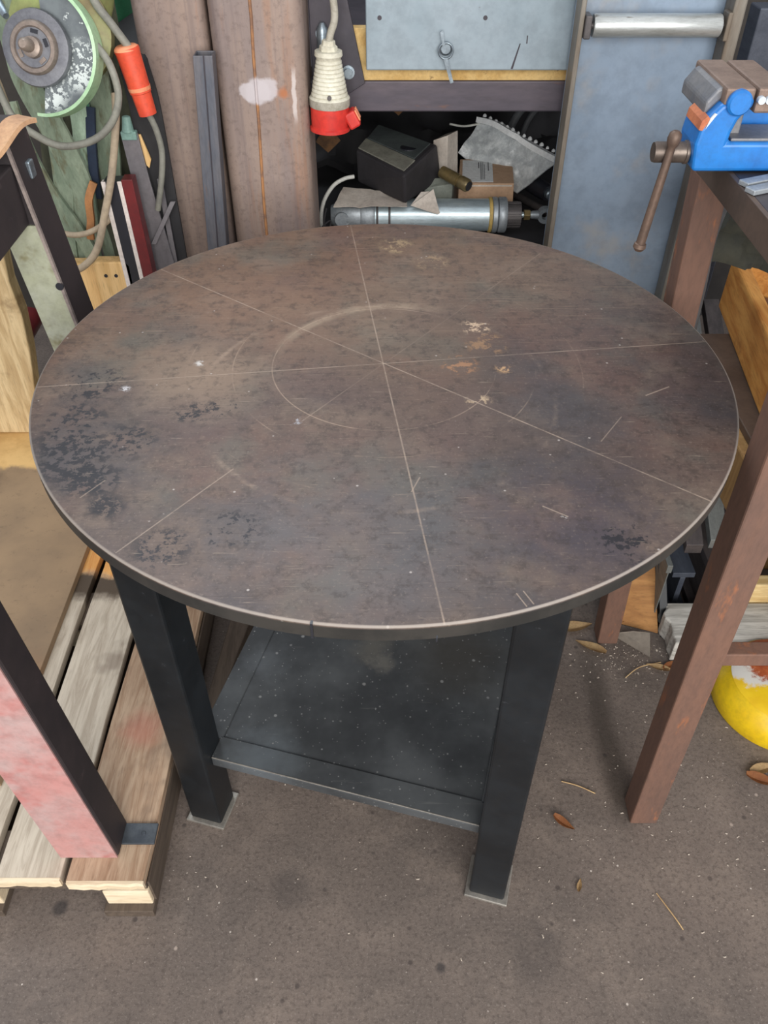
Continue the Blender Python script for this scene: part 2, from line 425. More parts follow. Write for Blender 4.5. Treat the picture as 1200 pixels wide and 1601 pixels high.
def build_materials():
    M['tabletop'] = mat_tabletop()
    M['floor'] = mat_floor()
    M['column'] = col_plain()
    M['column_patch'] = col_patch()
    M['shelf'] = mat_shelf()
    M['board_a'] = mat_pallet_board('pallet_wood_brown', 1, False)
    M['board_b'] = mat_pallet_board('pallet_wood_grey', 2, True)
    M['sheet'] = mat_sheet()
    M['black_steel'] = plain('black_painted_steel', (22, 26, 30), (32, 37, 42), 7, 0.42, 0.3, 0.06, c=(58, 62, 68), cs=55, ct=(0.66, 0.76))
    M['bare_and_highlight'] = plain('bare_steel_and_highlight', (172, 168, 160), (140, 137, 132), 25, 0.42, 0.6, 0.1)  # for the bare foot plates and the painted highlight on the shelf lip
    M['weld_rust'] = weld_mat()
    M['blue_tube'] = plain('blue_grey_steel', (88, 94, 106), (110, 108, 112), 8, 0.45, 0.35, 0.06, (3, 3, .6), c=(120, 100, 92), cs=12, ct=(0.6, 0.7))
    M['panel'] = plain('grey_blue_steel_sheet', (136, 153, 172), (122, 141, 162), 2.5, 0.42, 0.25, 0.03, c=(150, 152, 154), cs=5, ct=(0.5, 0.7))
    M['flange'] = plain('brown_grey_flange', (128, 124, 116), (112, 100, 86), 5, 0.5, 0.3, 0.06, (4, 4, .7))
    M['roller'] = plain('zinc_roller', (208, 214, 214), (176, 180, 178), 6, 0.3, 0.55, 0.05, (1, 6, 6), c=(120, 112, 100), cs=16, ct=(0.64, 0.74))
    M['drawer'] = plain('grey_painted_drawer', (142, 156, 166), (128, 144, 154), 3, 0.45, 0.15, 0.03, c=(110, 114, 118), cs=28, ct=(0.7, 0.74))
    M['chipboard'] = plain('yellow_chipboard', (206, 176, 118), (186, 150, 88), 18, 0.8, 0, 0.1, c=(120, 92, 56), cs=40, ct=(0.62, 0.72))
    M['purple_beam'] = plain('dark_mauve_beam', (92, 84, 92), (74, 70, 80), 4, 0.5, 0.25, 0.06, (0.7, 3, 3), c=(112, 84, 78), cs=9, ct=(0.6, 0.7))
    M['gusset'] = plain('dark_gusset', (66, 62, 70), (54, 52, 60), 9, 0.5, 0.3, 0.05)
    M['bolt'] = plain('zinc_bolt', (150, 164, 174), (110, 120, 128), 40, 0.35, 0.7, 0.05)
    M['plug_white'] = plain('dirty_white_plastic', (216, 214, 198), (190, 186, 168), 16, 0.5, 0, 0.05, c=(120, 112, 98), cs=60, ct=(0.66, 0.74))
    M['plug_band'] = plain('dirty_grey_band', (176, 172, 160), (150, 146, 132), 60, 0.6, 0, 0.1)
    M['plug_red'] = plain('red_plastic', (214, 62, 50), (190, 44, 40), 12, 0.42, 0, 0.03)
    M['plug_orange'] = plain('orange_red_plastic', (222, 84, 54), (204, 66, 44), 10, 0.5, 0, 0.03)
    M['plug_rim'] = plain('salmon_plastic_rim', (232, 150, 110), (220, 130, 92), 14, 0.5, 0, 0.03)
    M['grey_cable'] = plain('grey_rubber_cable', (134, 134, 124), (112, 112, 106), 14, 0.6, 0, 0.04)
    M['beige_cable'] = plain('beige_rubber_cable', (176, 160, 136), (150, 136, 118), 12, 0.6, 0, 0.04)
    M['dark_cable'] = plain('dark_cable', (84, 88, 92), (64, 66, 70), 14, 0.6, 0, 0.04)
    M['white_cable'] = plain('white_cable', (206, 208, 202), (180, 182, 178), 14, 0.5, 0, 0.04)
    M['sling'] = plain('green_webbing', (138, 152, 132), (106, 122, 104), 9, 0.85, 0, 0.2, (3, 3, 1), c=(104, 106, 84), cs=12, ct=(0.5, 0.66))
    M['sling_light'] = plain('pale_green_webbing', (178, 202, 180), (152, 176, 154), 14, 0.85, 0, 0.2, (3, 3, 1), c=(104, 110, 80), cs=9, ct=(0.55, 0.7))
    M['sling_dark'] = plain('dark_olive_webbing', (92, 94, 76), (68, 72, 60), 14, 0.9, 0, 0.2, (3, 3, 1))
    M['sling_blue'] = plain('navy_webbing', (38, 52, 74), (30, 40, 58), 14, 0.85, 0, 0.2)
    M['tag'] = plain('brown_leather_tag', (176, 122, 74), (140, 96, 58), 20, 0.7, 0, 0.1)
    M['guard_in'] = guard_plate_mat()
    M['guard_rim'] = plain('pale_green_guard_rim', (176, 208, 172), (152, 190, 150), 12, 0.5, 0.1, 0.04)
    M['hub'] = plain('hub_grey_metal', (126, 128, 134), (104, 106, 114), 24, 0.45, 0.35, 0.05)
    M['hub_brown'] = plain('hub_worn_metal', (150, 136, 126), (122, 112, 106), 24, 0.45, 0.35, 0.08)
    M['grinder_body'] = plain('olive_green_housing', (140, 150, 92), (120, 104, 74), 8, 0.5, 0, 0.05)
    M['green'] = plain('bottle_green_paint', (52, 124, 88), (40, 100, 72), 8, 0.4, 0.1, 0.04)
    M['tan_wood'] = wood('pale_pine', (206, 168, 110), (226, 190, 134), 2, 7)
    M['tan_wood2'] = wood('split_pine', (186, 160, 118), (216, 194, 152), 2, 6, dirt=(140, 114, 80), dt=(0.55, 0.7))
    M['white_wood'] = wood('white_pine', (226, 200, 150), (240, 222, 180), 2, 7)
    M['orange_wood'] = wood('orange_crate_wood', (182, 118, 50), (208, 150, 76), 1, 5, dirt=(112, 72, 38), dt=(0.56, 0.74))
    M['ochre_wood'] = wood('shaded_ochre_board', (142, 98, 52), (166, 120, 68), 0, 5, dirt=(92, 70, 48))
    M['rag'] = plain('dark_olive_rag', (62, 62, 52), (46, 48, 44), 14, 0.9, 0, 0.2)
    M['crate_dark'] = wood('dark_crate_wood', (104, 70, 44), (122, 84, 54), 1, 5)
    M['post_wood'] = wood('shaded_post_wood', (150, 116, 70), (166, 130, 82), 2, 6)
    M['grey_wood'] = wood('weathered_grey_wood', (150, 148, 142), (192, 190, 184), 0, 8)
    M['yellow_wood'] = wood('yellow_wood_offcut', (196, 166, 112), (222, 200, 150), 0, 8)
    M['pallet_end'] = wood('pallet_end_grain', (206, 188, 158), (228, 212, 184), 0, 6, dirt=(150, 130, 104))
    M['pallet_dark'] = wood('pallet_side_wood', (74, 63, 54), (92, 80, 69), 1, 6)
    M['trestle_black'] = plain('matt_black_beam', (48, 43, 46), (58, 50, 52), 8, 0.6, 0.15, 0.1, c=(74, 64, 66), cs=40, ct=(0.62, 0.74))
    M['trestle_pink'] = plain('faded_red_paint', (180, 130, 126), (172, 150, 148), 6, 0.65, 0, 0.12, c=(172, 110, 106), cs=8, ct=(0.5, 0.7))
    M['trestle_green'] = plain('pale_green_paint', (160, 164, 138), (172, 176, 160), 8, 0.6, 0.05, 0.06, c=(128, 124, 90), cs=10, ct=(0.58, 0.7))
    M['trestle_edge'] = plain('edge_highlight', (160, 148, 142), (122, 112, 110), 30, 0.55, 0.2, 0.15)
    M['tab'] = plain('galvanised_tab', (84, 90, 96), (70, 76, 84), 30, 0.5, 0.5, 0.06)
    M['card'] = plain('brown_cardboard', (190, 158, 130), (178, 146, 118), 8, 0.85, 0, 0.03)
    M['paper'] = plain('crumpled_paper', (206, 198, 188), (186, 176, 166), 14, 0.85, 0, 0.06)
    M['label'] = plain('white_label_paper', (226, 230, 232), (214, 220, 224), 14, 0.6, 0, 0.01)
    M['ink'] = plain('grey_blue_print', (126, 150, 170), (110, 136, 160), 30, 0.7, 0, 0.01)
    M['ink_dark'] = plain('dark_print', (110, 112, 116), (90, 92, 98), 30, 0.7, 0, 0.01)
    M['black_cast'] = plain('black_cast_housing', (52, 50, 54), (44, 42, 46), 16, 0.62, 0.1, 0.15)
    M['cast_top'] = plain('worn_grey_green_cast', (84, 92, 92), (68, 74, 76), 14, 0.5, 0.3, 0.1)
    M['cast_wear'] = plain('bare_worn_metal', (166, 166, 154), (140, 140, 130), 20, 0.5, 0.4, 0.1)
    M['silver'] = plain('silver_cylinder_tube', (204, 220, 226), (182, 200, 208), 7, 0.3, 0.6, 0.04, (1, 5, 5))
    M['silver_cap'] = plain('cast_silver_cap', (168, 176, 182), (140, 148, 154), 26, 0.45, 0.5, 0.1)
    M['yellow_strap'] = plain('ochre_seal_ring', (196, 168, 96), (172, 146, 84), 30, 0.6)
    M['dark_metal'] = plain('dark_grey_metal', (96, 92, 92), (74, 72, 74), 20, 0.45, 0.4, 0.06)
    M['brass'] = plain('dull_brass', (142, 124, 84), (110, 98, 70), 24, 0.42, 0.6, 0.1)
    M['grey_green'] = plain('grey_green_box', (136, 142, 132), (118, 124, 118), 12, 0.65)
    M['clutter'] = plain('dark_clutter', (40, 40, 44), (30, 30, 33), 12, 0.7)
    M['rust_bench'] = plain('red_brown_primer', (116, 86, 72), (102, 78, 68), 6, 0.7, 0.1, 0.12, (3, 3, .8), c=(140, 92, 66), cs=12, ct=(0.58, 0.7))
    M['bench_top'] = plain('dark_bench_plate', (76, 72, 76), (62, 58, 62), 9, 0.45, 0.35, 0.06)
    M['bench_edge'] = plain('brown_angle_iron', (98, 82, 72), (84, 72, 64), 9, 0.55, 0.3, 0.08)
    M['vise_blue'] = plain('blue_vise_paint', (32, 118, 196), (26, 104, 182), 9, 0.38, 0.05, 0.04, c=(70, 110, 150), cs=16, ct=(0.62, 0.74))
    M['vise_worn'] = plain('worn_vise_metal', (128, 128, 130), (106, 110, 118), 20, 0.5, 0.35, 0.1)
    M['jaw'] = plain('rusty_jaw_steel', (140, 120, 108), (120, 102, 92), 30, 0.5, 0.35, 0.1)
    M['spindle'] = plain('oily_spindle_steel', (124, 114, 106), (92, 82, 76), 20, 0.38, 0.6, 0.06)
    M['handle'] = plain('rusty_handle_steel', (112, 92, 80), (88, 74, 66), 22, 0.5, 0.45, 0.1)
    M['rust_mark'] = plain('orange_worn_patch', (192, 116, 78), (160, 90, 62), 30, 0.7)
    M['white_chip'] = plain('white_paint_chip', (206, 214, 220), (180, 190, 200), 30, 0.6)
    M['plate_brown'] = plain('brown_steel_plate', (100, 82, 70), (88, 72, 62), 8, 0.6, 0.2, 0.08)
    M['steel_dark'] = plain('dark_stock_steel', (84, 78, 78), (64, 60, 62), 10, 0.5, 0.35, 0.06, (3, .6, 3))
    M['steel_pale'] = plain('pale_stock_steel', (126, 130, 128), (106, 110, 110), 10, 0.45, 0.4, 0.06, (3, .6, 3))
    M['steel_blue'] = plain('blue_stock_steel', (82, 88, 100), (70, 76, 88), 10, 0.45, 0.4, 0.06, (3, .6, 3))
    M['yellow'] = plain('yellow_gloss_paint', (226, 192, 24), (212, 172, 14), 7, 0.4, 0, 0.03, c=(176, 150, 20), cs=34, ct=(0.66, 0.74))
    M['yellow_rust'] = yellow_top()
    M['slate'] = plain('grey_fibreboard', (128, 120, 110), (116, 108, 100), 10, 0.8)
    M['leaf'] = plain('dry_leaf', (150, 92, 52), (176, 122, 76), 30, 0.75)
    M['leaf_dark'] = plain('dark_dry_leaf', (112, 78, 44), (80, 56, 36), 40, 0.8)
    M['leaf_pale'] = plain('pale_dry_leaf', (196, 168, 124), (172, 140, 98), 30, 0.75)
    M['chip'] = plain('pale_chip', (190, 180, 168), (150, 138, 126), 60, 0.8)
    M['wall'] = plain('dark_plaster_wall', (66, 62, 58), (50, 48, 48), 3, 0.85)
    M['stripe_white'] = plain('white_stripe', (226, 218, 212), (206, 196, 190), 20, 0.35)
    M['stripe_black'] = plain('gloss_black_face', (40, 42, 50), (34, 36, 42), 12, 0.3)
    M['stripe_red'] = plain('dark_red_face', (110, 36, 38), (92, 30, 34), 12, 0.35)
    M['grey_strip'] = plain('grey_flat_bar', (124, 120, 124), (106, 104, 108), 10, 0.5, 0.3, 0.05)
    M['turq'] = plain('verdigris_clip', (130, 164, 156), (108, 140, 132), 30, 0.6)
    M['mat_bag'] = bag()
    M['skin_tan'] = plain('tan_leather_scrap', (196, 158, 122), (172, 134, 104), 16, 0.8, 0, 0.15)


def weld_mat():
    n = NT('orange_rust_seam')
    j = n.noise(30, 4, 0.6)
    col = n.mix(n.step(j, 0.4, 0.62), lin((166, 118, 76)), lin((124, 92, 72)))
    col = n.mix(n.math('MULTIPLY', n.spot((0.0, -0.08, 1.004), 0.027, 0.3, j, 0.02), 0.9), col, lin((186, 180, 184)))
    return n.out(col, 0.8)


def yellow_top():
    n = NT('yellow_paint_worn_to_rust')
    j = n.noise(45, 5, 0.75)
    big = n.noise(12, 4, 0.6)
    col = n.mix(n.step(big, 0.35, 0.65), lin((226, 192, 24)), lin((212, 172, 14)))
    col = n.mix(n.spot((-0.055, 0.02, 0.075), 0.065, 0.25, j, 0.07), col, lin((206, 204, 198)))
    col = n.mix(n.spot((-0.01, 0.035, 0.08), 0.075, 0.2, j, 0.08), col, n.mix(n.step(j, 0.4, 0.65), lin((150, 70, 38)), lin((178, 96, 52))))
    n.bump(j, 0.2)
    return n.out(col, 0.55)


def bag():
    n = NT('clear_plastic_film')
    j = n.noise(60, 4, 0.7)
    n.bump(j, 0.8, 0.004)
    m = n.out(n.mix(n.step(j, 0.4, 0.7), lin((206, 213, 217)), lin((232, 238, 240))), 0.15, 0.0, 0.8)
    n.link(n.math('ADD', 0.5, n.math('MULTIPLY', n.step(j, 0.3, 0.8), 0.25)), n.p.inputs['Alpha'])
    return m


def guard_plate_mat():
    n = NT('grey_guard_plate_with_flaked_paint')
    mid = n.noise(30, 4, 0.6)
    fl = n.noise(120, 4, 0.65)
    col = n.mix(n.step(mid, 0.35, 0.65), lin((112, 120, 124)), lin((94, 100, 106)))
    for p, r, th in (((0.062, -0.02, 0.075), 0.05, 0.45), ((0.0, -0.02, 0.035), 0.045, 0.47), ((0.07, -0.01, 0.13), 0.05, 0.56)):
        m_ = n.math('MULTIPLY', n.spot(p, r, 0.5, mid, 0.02), n.step(n.math('ADD', n.math('MULTIPLY', fl, 0.6), n.math('MULTIPLY', mid, 0.4)), th + 0.03, th + 0.06))
        col = n.mix(m_, col, lin((206, 214, 214)))
    return n.out(col, 0.55, 0.2)


build_materials()


# ------------------------------------------------------------------ geometry helpers
class G:
    """collects shapes in world metres, then links them as one mesh object"""

    def __init__(s):
        s.b = bmesh.new()

    def hull(s, bottom, top):
        """prism between two rings of the same length"""
        n = len(bottom)
        a = [s.b.verts.new(p) for p in bottom]
        c = [s.b.verts.new(p) for p in top]
        s.b.faces.new(a[::-1])
        s.b.faces.new(c)
        for i in range(n):
            j = (i + 1) % n
            s.b.faces.new((a[i], a[j], c[j], c[i]))
        return s

    def box(s, lo, hi, m=None):
        (x0, y0, z0), (x1, y1, z1) = lo, hi
        bt = [Vector(p) for p in ((x0, y0, z0), (x1, y0, z0), (x1, y1, z0), (x0, y1, z0))]
        tp = [Vector(p) for p in ((x0, y0, z1), (x1, y0, z1), (x1, y1, z1), (x0, y1, z1))]
        if m is not None:
            bt = [m @ p for p in bt]
            tp = [m @ p for p in tp]
        return s.hull(bt, tp)

    def prism(s, poly, d, m=None):
        """poly: 3D points, pushed along vector d"""
        d = Vector(d)
        a = [Vector(p) for p in poly]
        c = [p + d for p in a]
        if m is not None:
            a = [m @ p for p in a]
            c = [m @ p for p in c]
        return s.hull(a, c)

    def cyl(s, p0, p1, r0, r1=None, seg=24):
        return s.lathe([(0.0, r0), (1.0, r0 if r1 is None else r1)], p0, p1, seg)

    def lathe(s, prof, p0, p1, seg=28, caps=True):
        """prof: (t, r) along p0->p1"""
        p0, p1 = Vector(p0), Vector(p1)
        ax = (p1 - p0).normalized()
        u = ax.orthogonal().normalized()
        v = ax.cross(u)
        rings = []
        for t, r in prof:
            c = p0.lerp(p1, t)
            rings.append([s.b.verts.new(c + (u * math.cos(2 * math.pi * k / seg) + v * math.sin(2 * math.pi * k / seg)) * r) for k in range(seg)])
        for a, c in zip(rings, rings[1:]):
            for k in range(seg):
                j = (k + 1) % seg
                s.b.faces.new((a[k], a[j], c[j], c[k]))
        if caps:
            s.b.faces.new(rings[0][::-1])
            s.b.faces.new(rings[-1])
        return s

    def sweep(s, pts, r, seg=10, flat=None, up=(0, 1, 0), smooth=6):
        """round cable, or flat strap when flat=(half width, half thickness)"""
        P = spline(pts, smooth)
        rings = []
        for i, p in enumerate(P):
            t = (P[min(i + 1, len(P) - 1)] - P[max(i - 1, 0)]).normalized()
            a = Vector(up)
            sd = t.cross(a)
            if sd.length < 0.05:
                sd = t.cross(Vector((1, 0, 0)))
            sd.normalize()
            nn = sd.cross(t).normalized()
            if flat:
                hw, ht = flat
                ring = [p + sd * x * hw + nn * y * ht for x, y in ((-1, -1), (-.5, -1.15), (.5, -1.15), (1, -1), (1, 1), (.5, .85), (-.5, .85), (-1, 1))]
            else:
                ring = [p + (sd * math.cos(2 * math.pi * k / seg) + nn * math.sin(2 * math.pi * k / seg)) * r for k in range(seg)]
            rings.append([s.b.verts.new(q) for q in ring])
        n = len(rings[0])
        for a, c in zip(rings, rings[1:]):
            for k in range(n):
                j = (k + 1) % n
                s.b.faces.new((a[k], a[j], c[j], c[k]))
        s.b.faces.new(rings[0][::-1])
        s.b.faces.new(rings[-1])
        return s

    def sheet(s, corners, nu, nv, amp, freq, thick, seed=0.0):
        """crumpled sheet between four corners (a b c d ring), with thickness"""
        a, b_, c, d = [Vector(p) for p in corners]
        nrm = (b_ - a).cross(d - a).normalized()
        grids = []
        for side in (0, 1):
            g = []
            for j in range(nv + 1):
                row = []
                for i in range(nu + 1):
                    p = a.lerp(b_, i / nu).lerp(d.lerp(c, i / nu), j / nv)
                    h = mnoise.noise(p * freq + Vector((seed, seed * 2, 0))) * amp + mnoise.noise(p * freq * 2.7 + Vector((seed, 0, seed))) * amp * 0.4
                    row.append(s.b.verts.new(p + nrm * (h + (thick if side else 0))))
                g.append(row)
            grids.append(g)
        for j in range(nv):
            for i in range(nu):
                f = (grids[1][j][i], grids[1][j][i + 1], grids[1][j + 1][i + 1], grids[1][j + 1][i])
                s.b.faces.new(f)
                f = (grids[0][j][i], grids[0][j + 1][i], grids[0][j + 1][i + 1], grids[0][j][i + 1])
                s.b.faces.new(f)
        edge = [(0, i) for i in range(nu)] + [(j, nu) for j in range(nv)] + [(nv, nu - i) for i in range(nu)] + [(nv - j, 0) for j in range(nv)]
        for k in range(len(edge)):
            j0, i0 = edge[k]
            j1, i1 = edge[(k + 1) % len(edge)]
            s.b.faces.new((grids[0][j0][i0], grids[0][j1][i1], grids[1][j1][i1], grids[1][j0][i0]))
        return s

    def build(s, name, m, parent=None, bevel=0.0, smooth=False, seg=2, loc=None):
        base = Vector(loc) if loc is not None else Vector((0, 0, 0))
        q = parent
        while q is not None:
            base = base + q.location
            q = q.parent
        bmesh.ops.recalc_face_normals(s.b, faces=s.b.faces)
        for v in s.b.verts:
            v.co -= base
        me = bpy.data.meshes.new(name)
        s.b.to_mesh(me)
        s.b.free()
        me.materials.append(M[m] if isinstance(m, str) else m)
        o = bpy.data.objects.new(name, me)
        COL.objects.link(o)
        if loc is not None:
            o.location = loc
        if parent:
            o.parent = parent
        if bevel:
            md = o.modifiers.new('bevel', 'BEVEL')
            md.width = bevel
            md.segments = seg
            md.limit_method = 'ANGLE'
            md.angle_limit = R(35)
        if smooth:
            for p in me.polygons:
                p.use_smooth = True
            me.set_sharp_from_angle(angle=R(40))
        return o


def spline(pts, n):
    P = [Vector(p) for p in pts]
    if len(P) < 3 or n <= 1:
        return P
    out = []
    for i in range(len(P) - 1):
        p0 = P[max(i - 1, 0)]
        p1, p2 = P[i], P[i + 1]
        p3 = P[min(i + 2, len(P) - 1)]
        for k in range(n):
            t = k / n
            out.append(0.5 * ((2 * p1) + (p2 - p0) * t + (2 * p0 - 5 * p1 + 4 * p2 - p3) * t * t + (3 * p1 - p0 - 3 * p2 + p3) * t ** 3))
    out.append(P[-1])
    return out


def rotz(a, c):
    return Matrix.Translation(Vector(c)) @ Matrix.Rotation(a, 4, 'Z')


def tag(o, label, cat, group=None):
    o['label'] = label
    o['category'] = cat
    if group:
        o['group'] = group
    return o


def thing(name, label, cat, loc, group=None):
    o = bpy.data.objects.new(name, None)
    o.empty_display_size = 0.05
    COL.objects.link(o)
    o.location = loc
    return tag(o, label, cat, group)


def struct(o):
    o['kind'] = 'structure'
    return o


# ------------------------------------------------------------------ setting
g = G()
g.box((-3.0, -2.0, -0.06), (3.0, 2.6, 0.0))
struct(g.build('floor', 'floor'))
g = G()
g.box((-3.0, 2.6, -0.06), (3.0, 2.72, 1.9))
struct(g.build('wall_back', 'wall'))

# ------------------------------------------------------------------ the round steel table
TC = Vector((0, 0.931, 0))
tb = thing('round_table', 'round brown steel table with scribed lines on a black square frame', 'table', TC)
g = G()
seg = 160
prof = [(0.0, 0.4478), (0.07, 0.45), (0.93, 0.45), (1.0, 0.4478)]
g.lathe(prof, (0, 0.931, 0.829), (0, 0.931, 0.85), seg)
top = g.build('tabletop', 'tabletop', tb)
for p in top.data.polygons:
    p.use_smooth = False
g = G()
mk = rotz(R(-98.6 + 0), TC)
g.box((0.4470, -0.0012, 0.829), (0.4512, 0.0012, 0.8501), mk)
g.build('rim_notch', 'stripe_black', tb)['label'] = 'dark saw notch in the front rim'
g = G()
g.box((0.4470, 0.116, 0.845), (0.4508, 0.1175, 0.8501), mk)
g.build('rim_nick', 'stripe_black', tb)
A = R(-15.2)
F = rotz(A, TC)
for sx in (-1, 1):
    for sy in (-1, 1):
        g = G()
        cx, cy = 0.26 * sx, 0.26 * sy
        g.box((cx - 0.03, cy - 0.03, 0.006), (cx + 0.03, cy + 0.03, 0.829), F)
        lg = g.build('leg', 'black_steel', tb, 0.004)
        g = G()
        g.box((cx - 0.037, cy - 0.037, 0.0), (cx + 0.037, cy + 0.037, 0.006), F)
        g.build('foot_plate', 'bare_and_highlight', lg, 0.0015)['label'] = 'bare steel foot plate'
for k in range(4):
    Fk = rotz(A + k * math.pi / 2, TC)
    g = G()
    g.box((-0.23, -0.285, 0.789), (0.23, -0.255, 0.829), Fk)
    g.build('top_rail', 'black_steel', tb, 0.002)
    g = G()
    # folded edge: flat flange and a downward lip
    g.box((-0.23, -0.268, 0.1975), (0.23, -0.225, 0.2015), Fk)
    g.box((-0.23, -0.268, 0.176), (0.23, -0.264, 0.1975), Fk)
    se = g.build('shelf_edge', 'shelf', tb, 0.0015)
    if k == 0:
        g = G()
        g.box((-0.229, -0.2687, 0.2), (0.229, -0.2665, 0.2019), Fk)
        g.build('highlight_strip', 'bare_and_highlight', se, 0.0006)['label'] = 'bright highlight strip on the front edge'  # thin pale strip stands in for the light catching the lip
g = G()
g.box((-0.229, -0.229, 0.192), (0.229, 0.229, 0.1985), F)
g.build('shelf_plate', 'shelf', tb, 0.001)

# ------------------------------------------------------------------ pallet on the left
PB = (-0.39, 0.55, 0)
pal = thing('pallet', 'weathered wooden pallet lying on the floor left of the table', 'pallet', PB)
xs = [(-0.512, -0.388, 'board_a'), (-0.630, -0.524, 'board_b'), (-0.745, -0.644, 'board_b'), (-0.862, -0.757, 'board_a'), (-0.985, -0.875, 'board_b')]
random.seed(4)
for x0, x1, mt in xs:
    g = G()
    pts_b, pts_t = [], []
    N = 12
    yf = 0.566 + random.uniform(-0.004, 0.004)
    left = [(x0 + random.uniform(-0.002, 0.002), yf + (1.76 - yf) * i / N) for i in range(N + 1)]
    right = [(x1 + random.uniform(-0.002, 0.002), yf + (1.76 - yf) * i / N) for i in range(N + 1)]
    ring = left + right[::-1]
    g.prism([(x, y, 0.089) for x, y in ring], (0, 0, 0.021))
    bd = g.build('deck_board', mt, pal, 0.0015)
    g = G()
    NE = 10
    fr = [(x0 + (x1 - x0) * i / NE, yf - 0.004 + random.uniform(-0.002, 0.0015)) for i in range(NE + 1)]
    g.prism([(x, y, 0.0895) for x, y in fr] + [(x1, yf + 0.001, 0.0895), (x0, yf + 0.001, 0.0895)], (0, 0, 0.0208))
    g.build('raw_end', 'pallet_end', bd)['label'] = 'pale freshly split board end'
for yc in (0.615, 1.16, 1.71):
    g = G()
    g.box((-0.985, yc - 0.045, 0.068), (-0.39, yc + 0.045, 0.089))
    g.build('cross_board', 'pallet_dark', pal, 0.001)
    for xa, xb in ((-0.465, -0.389), (-0.72, -0.64), (-0.985, -0.9)):
        g = G()
        g.box((xa, yc - 0.05, 0.02), (xb, yc + 0.05, 0.068))
        g.build('block', 'pallet_end', pal, 0.002)
for xa, xb in ((-0.47, -0.387), (-0.73, -0.64), (-0.985, -0.9)):
    g = G()
    g.box((xa, 0.552, 0.0), (xb, 1.765, 0.02))
    g.build('runner_board', 'pallet_dark', pal, 0.0015)
g = G()
g.box((-0.3885, 0.572, 0.0205), (-0.3845, 1.75, 0.0885))
g.build('side_board', 'pallet_dark', pal, 0.001)
g = G()
g.prism([(-0.674, 0.73, 0.1105), (-0.674, 1.755, 0.1105), (-1.3, 1.755, 0.1105), (-1.3, 0.73, 0.1105)], (0, 0, 0.018))
tag(g.build('plywood_sheet', 'sheet', None, 0.001, loc=(-0.9, 0.55, 0)), 'dirty brown plywood sheet with a clean tan far end, lying on the pallet', 'sheet')

g = G()
g.prism([(-0.372, 0.86, 0.0), (-0.352, 0.86, 0.0), (-0.292, 1.20, 0.0), (-0.340, 1.20, 0.0)], (0, 0, 0.035))
tag(g.build('brown_plank', 'pallet_dark', None, 0.003, loc=(-0.33, 1.03, 0)), 'narrow brown plank on the floor between the pallet and the table shelf', 'plank')

# ------------------------------------------------------------------ black and faded red trestle standing on the pallet
tr = thing('steel_trestle', 'black steel trestle with a faded pink front leg standing on the pallet', 'trestle', (-0.46, 0.63, 0.11))


def leanbox(g, x0, x1, y0, y1, z0, z1, dx):
    g.hull([(x0, y0, z0), (x1, y0, z0), (x1, y1, z0), (x0, y1, z0)], [(x0 + dx, y0, z1), (x1 + dx, y0, z1), (x1 + dx, y1, z1), (x0 + dx, y1, z1)])


g = G()
leanbox(g, -0.532, -0.436, 0.605, 0.664, 0.1105, 1.03, -0.055)
lf = g.build('leg', 'trestle_black', tr, 0.004)
g = G()
leanbox(g, -0.532, -0.4385, 0.6025, 0.605, 0.1105, 1.03, -0.055)
g.build('painted_face', 'trestle_pink', lf)['label'] = 'faded pink painted front face'
g = G()
g.box((-0.437, 0.624, 0.1105), (-0.382, 0.660, 0.1155))
g.cyl((-0.403, 0.642, 0.112), (-0.403, 0.642, 0.1162), 0.004, seg=12)
g.build('foot_tab', 'tab', lf, 0.001)['label'] = 'small grey bolt-down tab'
g = G()
leanbox(g, -0.455, -0.421, 1.154, 1.232, 0.1105, 1.072, -0.0925)
lr = g.build('leg', 'trestle_black', tr, 0.003)
g = G()
leanbox(g, -0.475, -0.4235, 1.150, 1.154, 0.1105, 0.944, -0.0805)
leanbox(g, -0.475, -0.471, 1.154, 1.232, 0.1105, 0.944, -0.0805)
g.build('painted_face', 'trestle_green', lr)['label'] = 'pale green painted face'
g = G()
leanbox(g, -0.4245, -0.4200, 1.1485, 1.1545, 0.1105, 1.055, -0.0910)
g.build('highlight_strip', 'trestle_edge', lr)['label'] = 'bright highlight strip along the edge'  # pale strip paints the highlight running down the leg corner
g = G()
g.cyl((-0.495, 1.1505, 0.85), (-0.495, 1.147, 0.85), 0.006, seg=14)
g.build('hole', 'stripe_black', lr)
g = G()
g.box((-0.595, 0.55, 0.945), (-0.514, 1.153, 1.03))
g.build('top_rail', 'trestle_black', tr, 0.003)
g = G()
g.box((-0.512, 1.184, 0.998), (-0.5030, 1.202, 1.022))
g.build('nut', 'bolt', tr, 0.002)
g = G()
g.sweep([(-0.60, 1.0, 1.034), (-0.565, 1.06, 1.04), (-0.53, 1.12, 1.05), (-0.503, 1.165, 1.078), (-0.49, 1.19, 1.079)], 0, flat=(0.017, 0.003), up=(0, 0, 1))
tag(g.build('leather_scrap', 'skin_tan', None, loc=(-0.55, 1.1, 1.034)), 'tan leather scrap draped on top of the black trestle', 'scrap')


# ------------------------------------------------------------------ timber at the far left
def rough_plank(name, mt, left, right, y, th, label, cat, group=None):
    """left / right: lists of (x, z) from bottom to top"""
    g = G()
    ring = [(x, y, z) for x, z in left] + [(x, y, z) for x, z in right[::-1]]
    g.prism(ring, (0, th, 0))
    return tag(g.build(name, mt, None, 0.004, loc=(left[0][0], y, left[0][1])), label, cat, group)


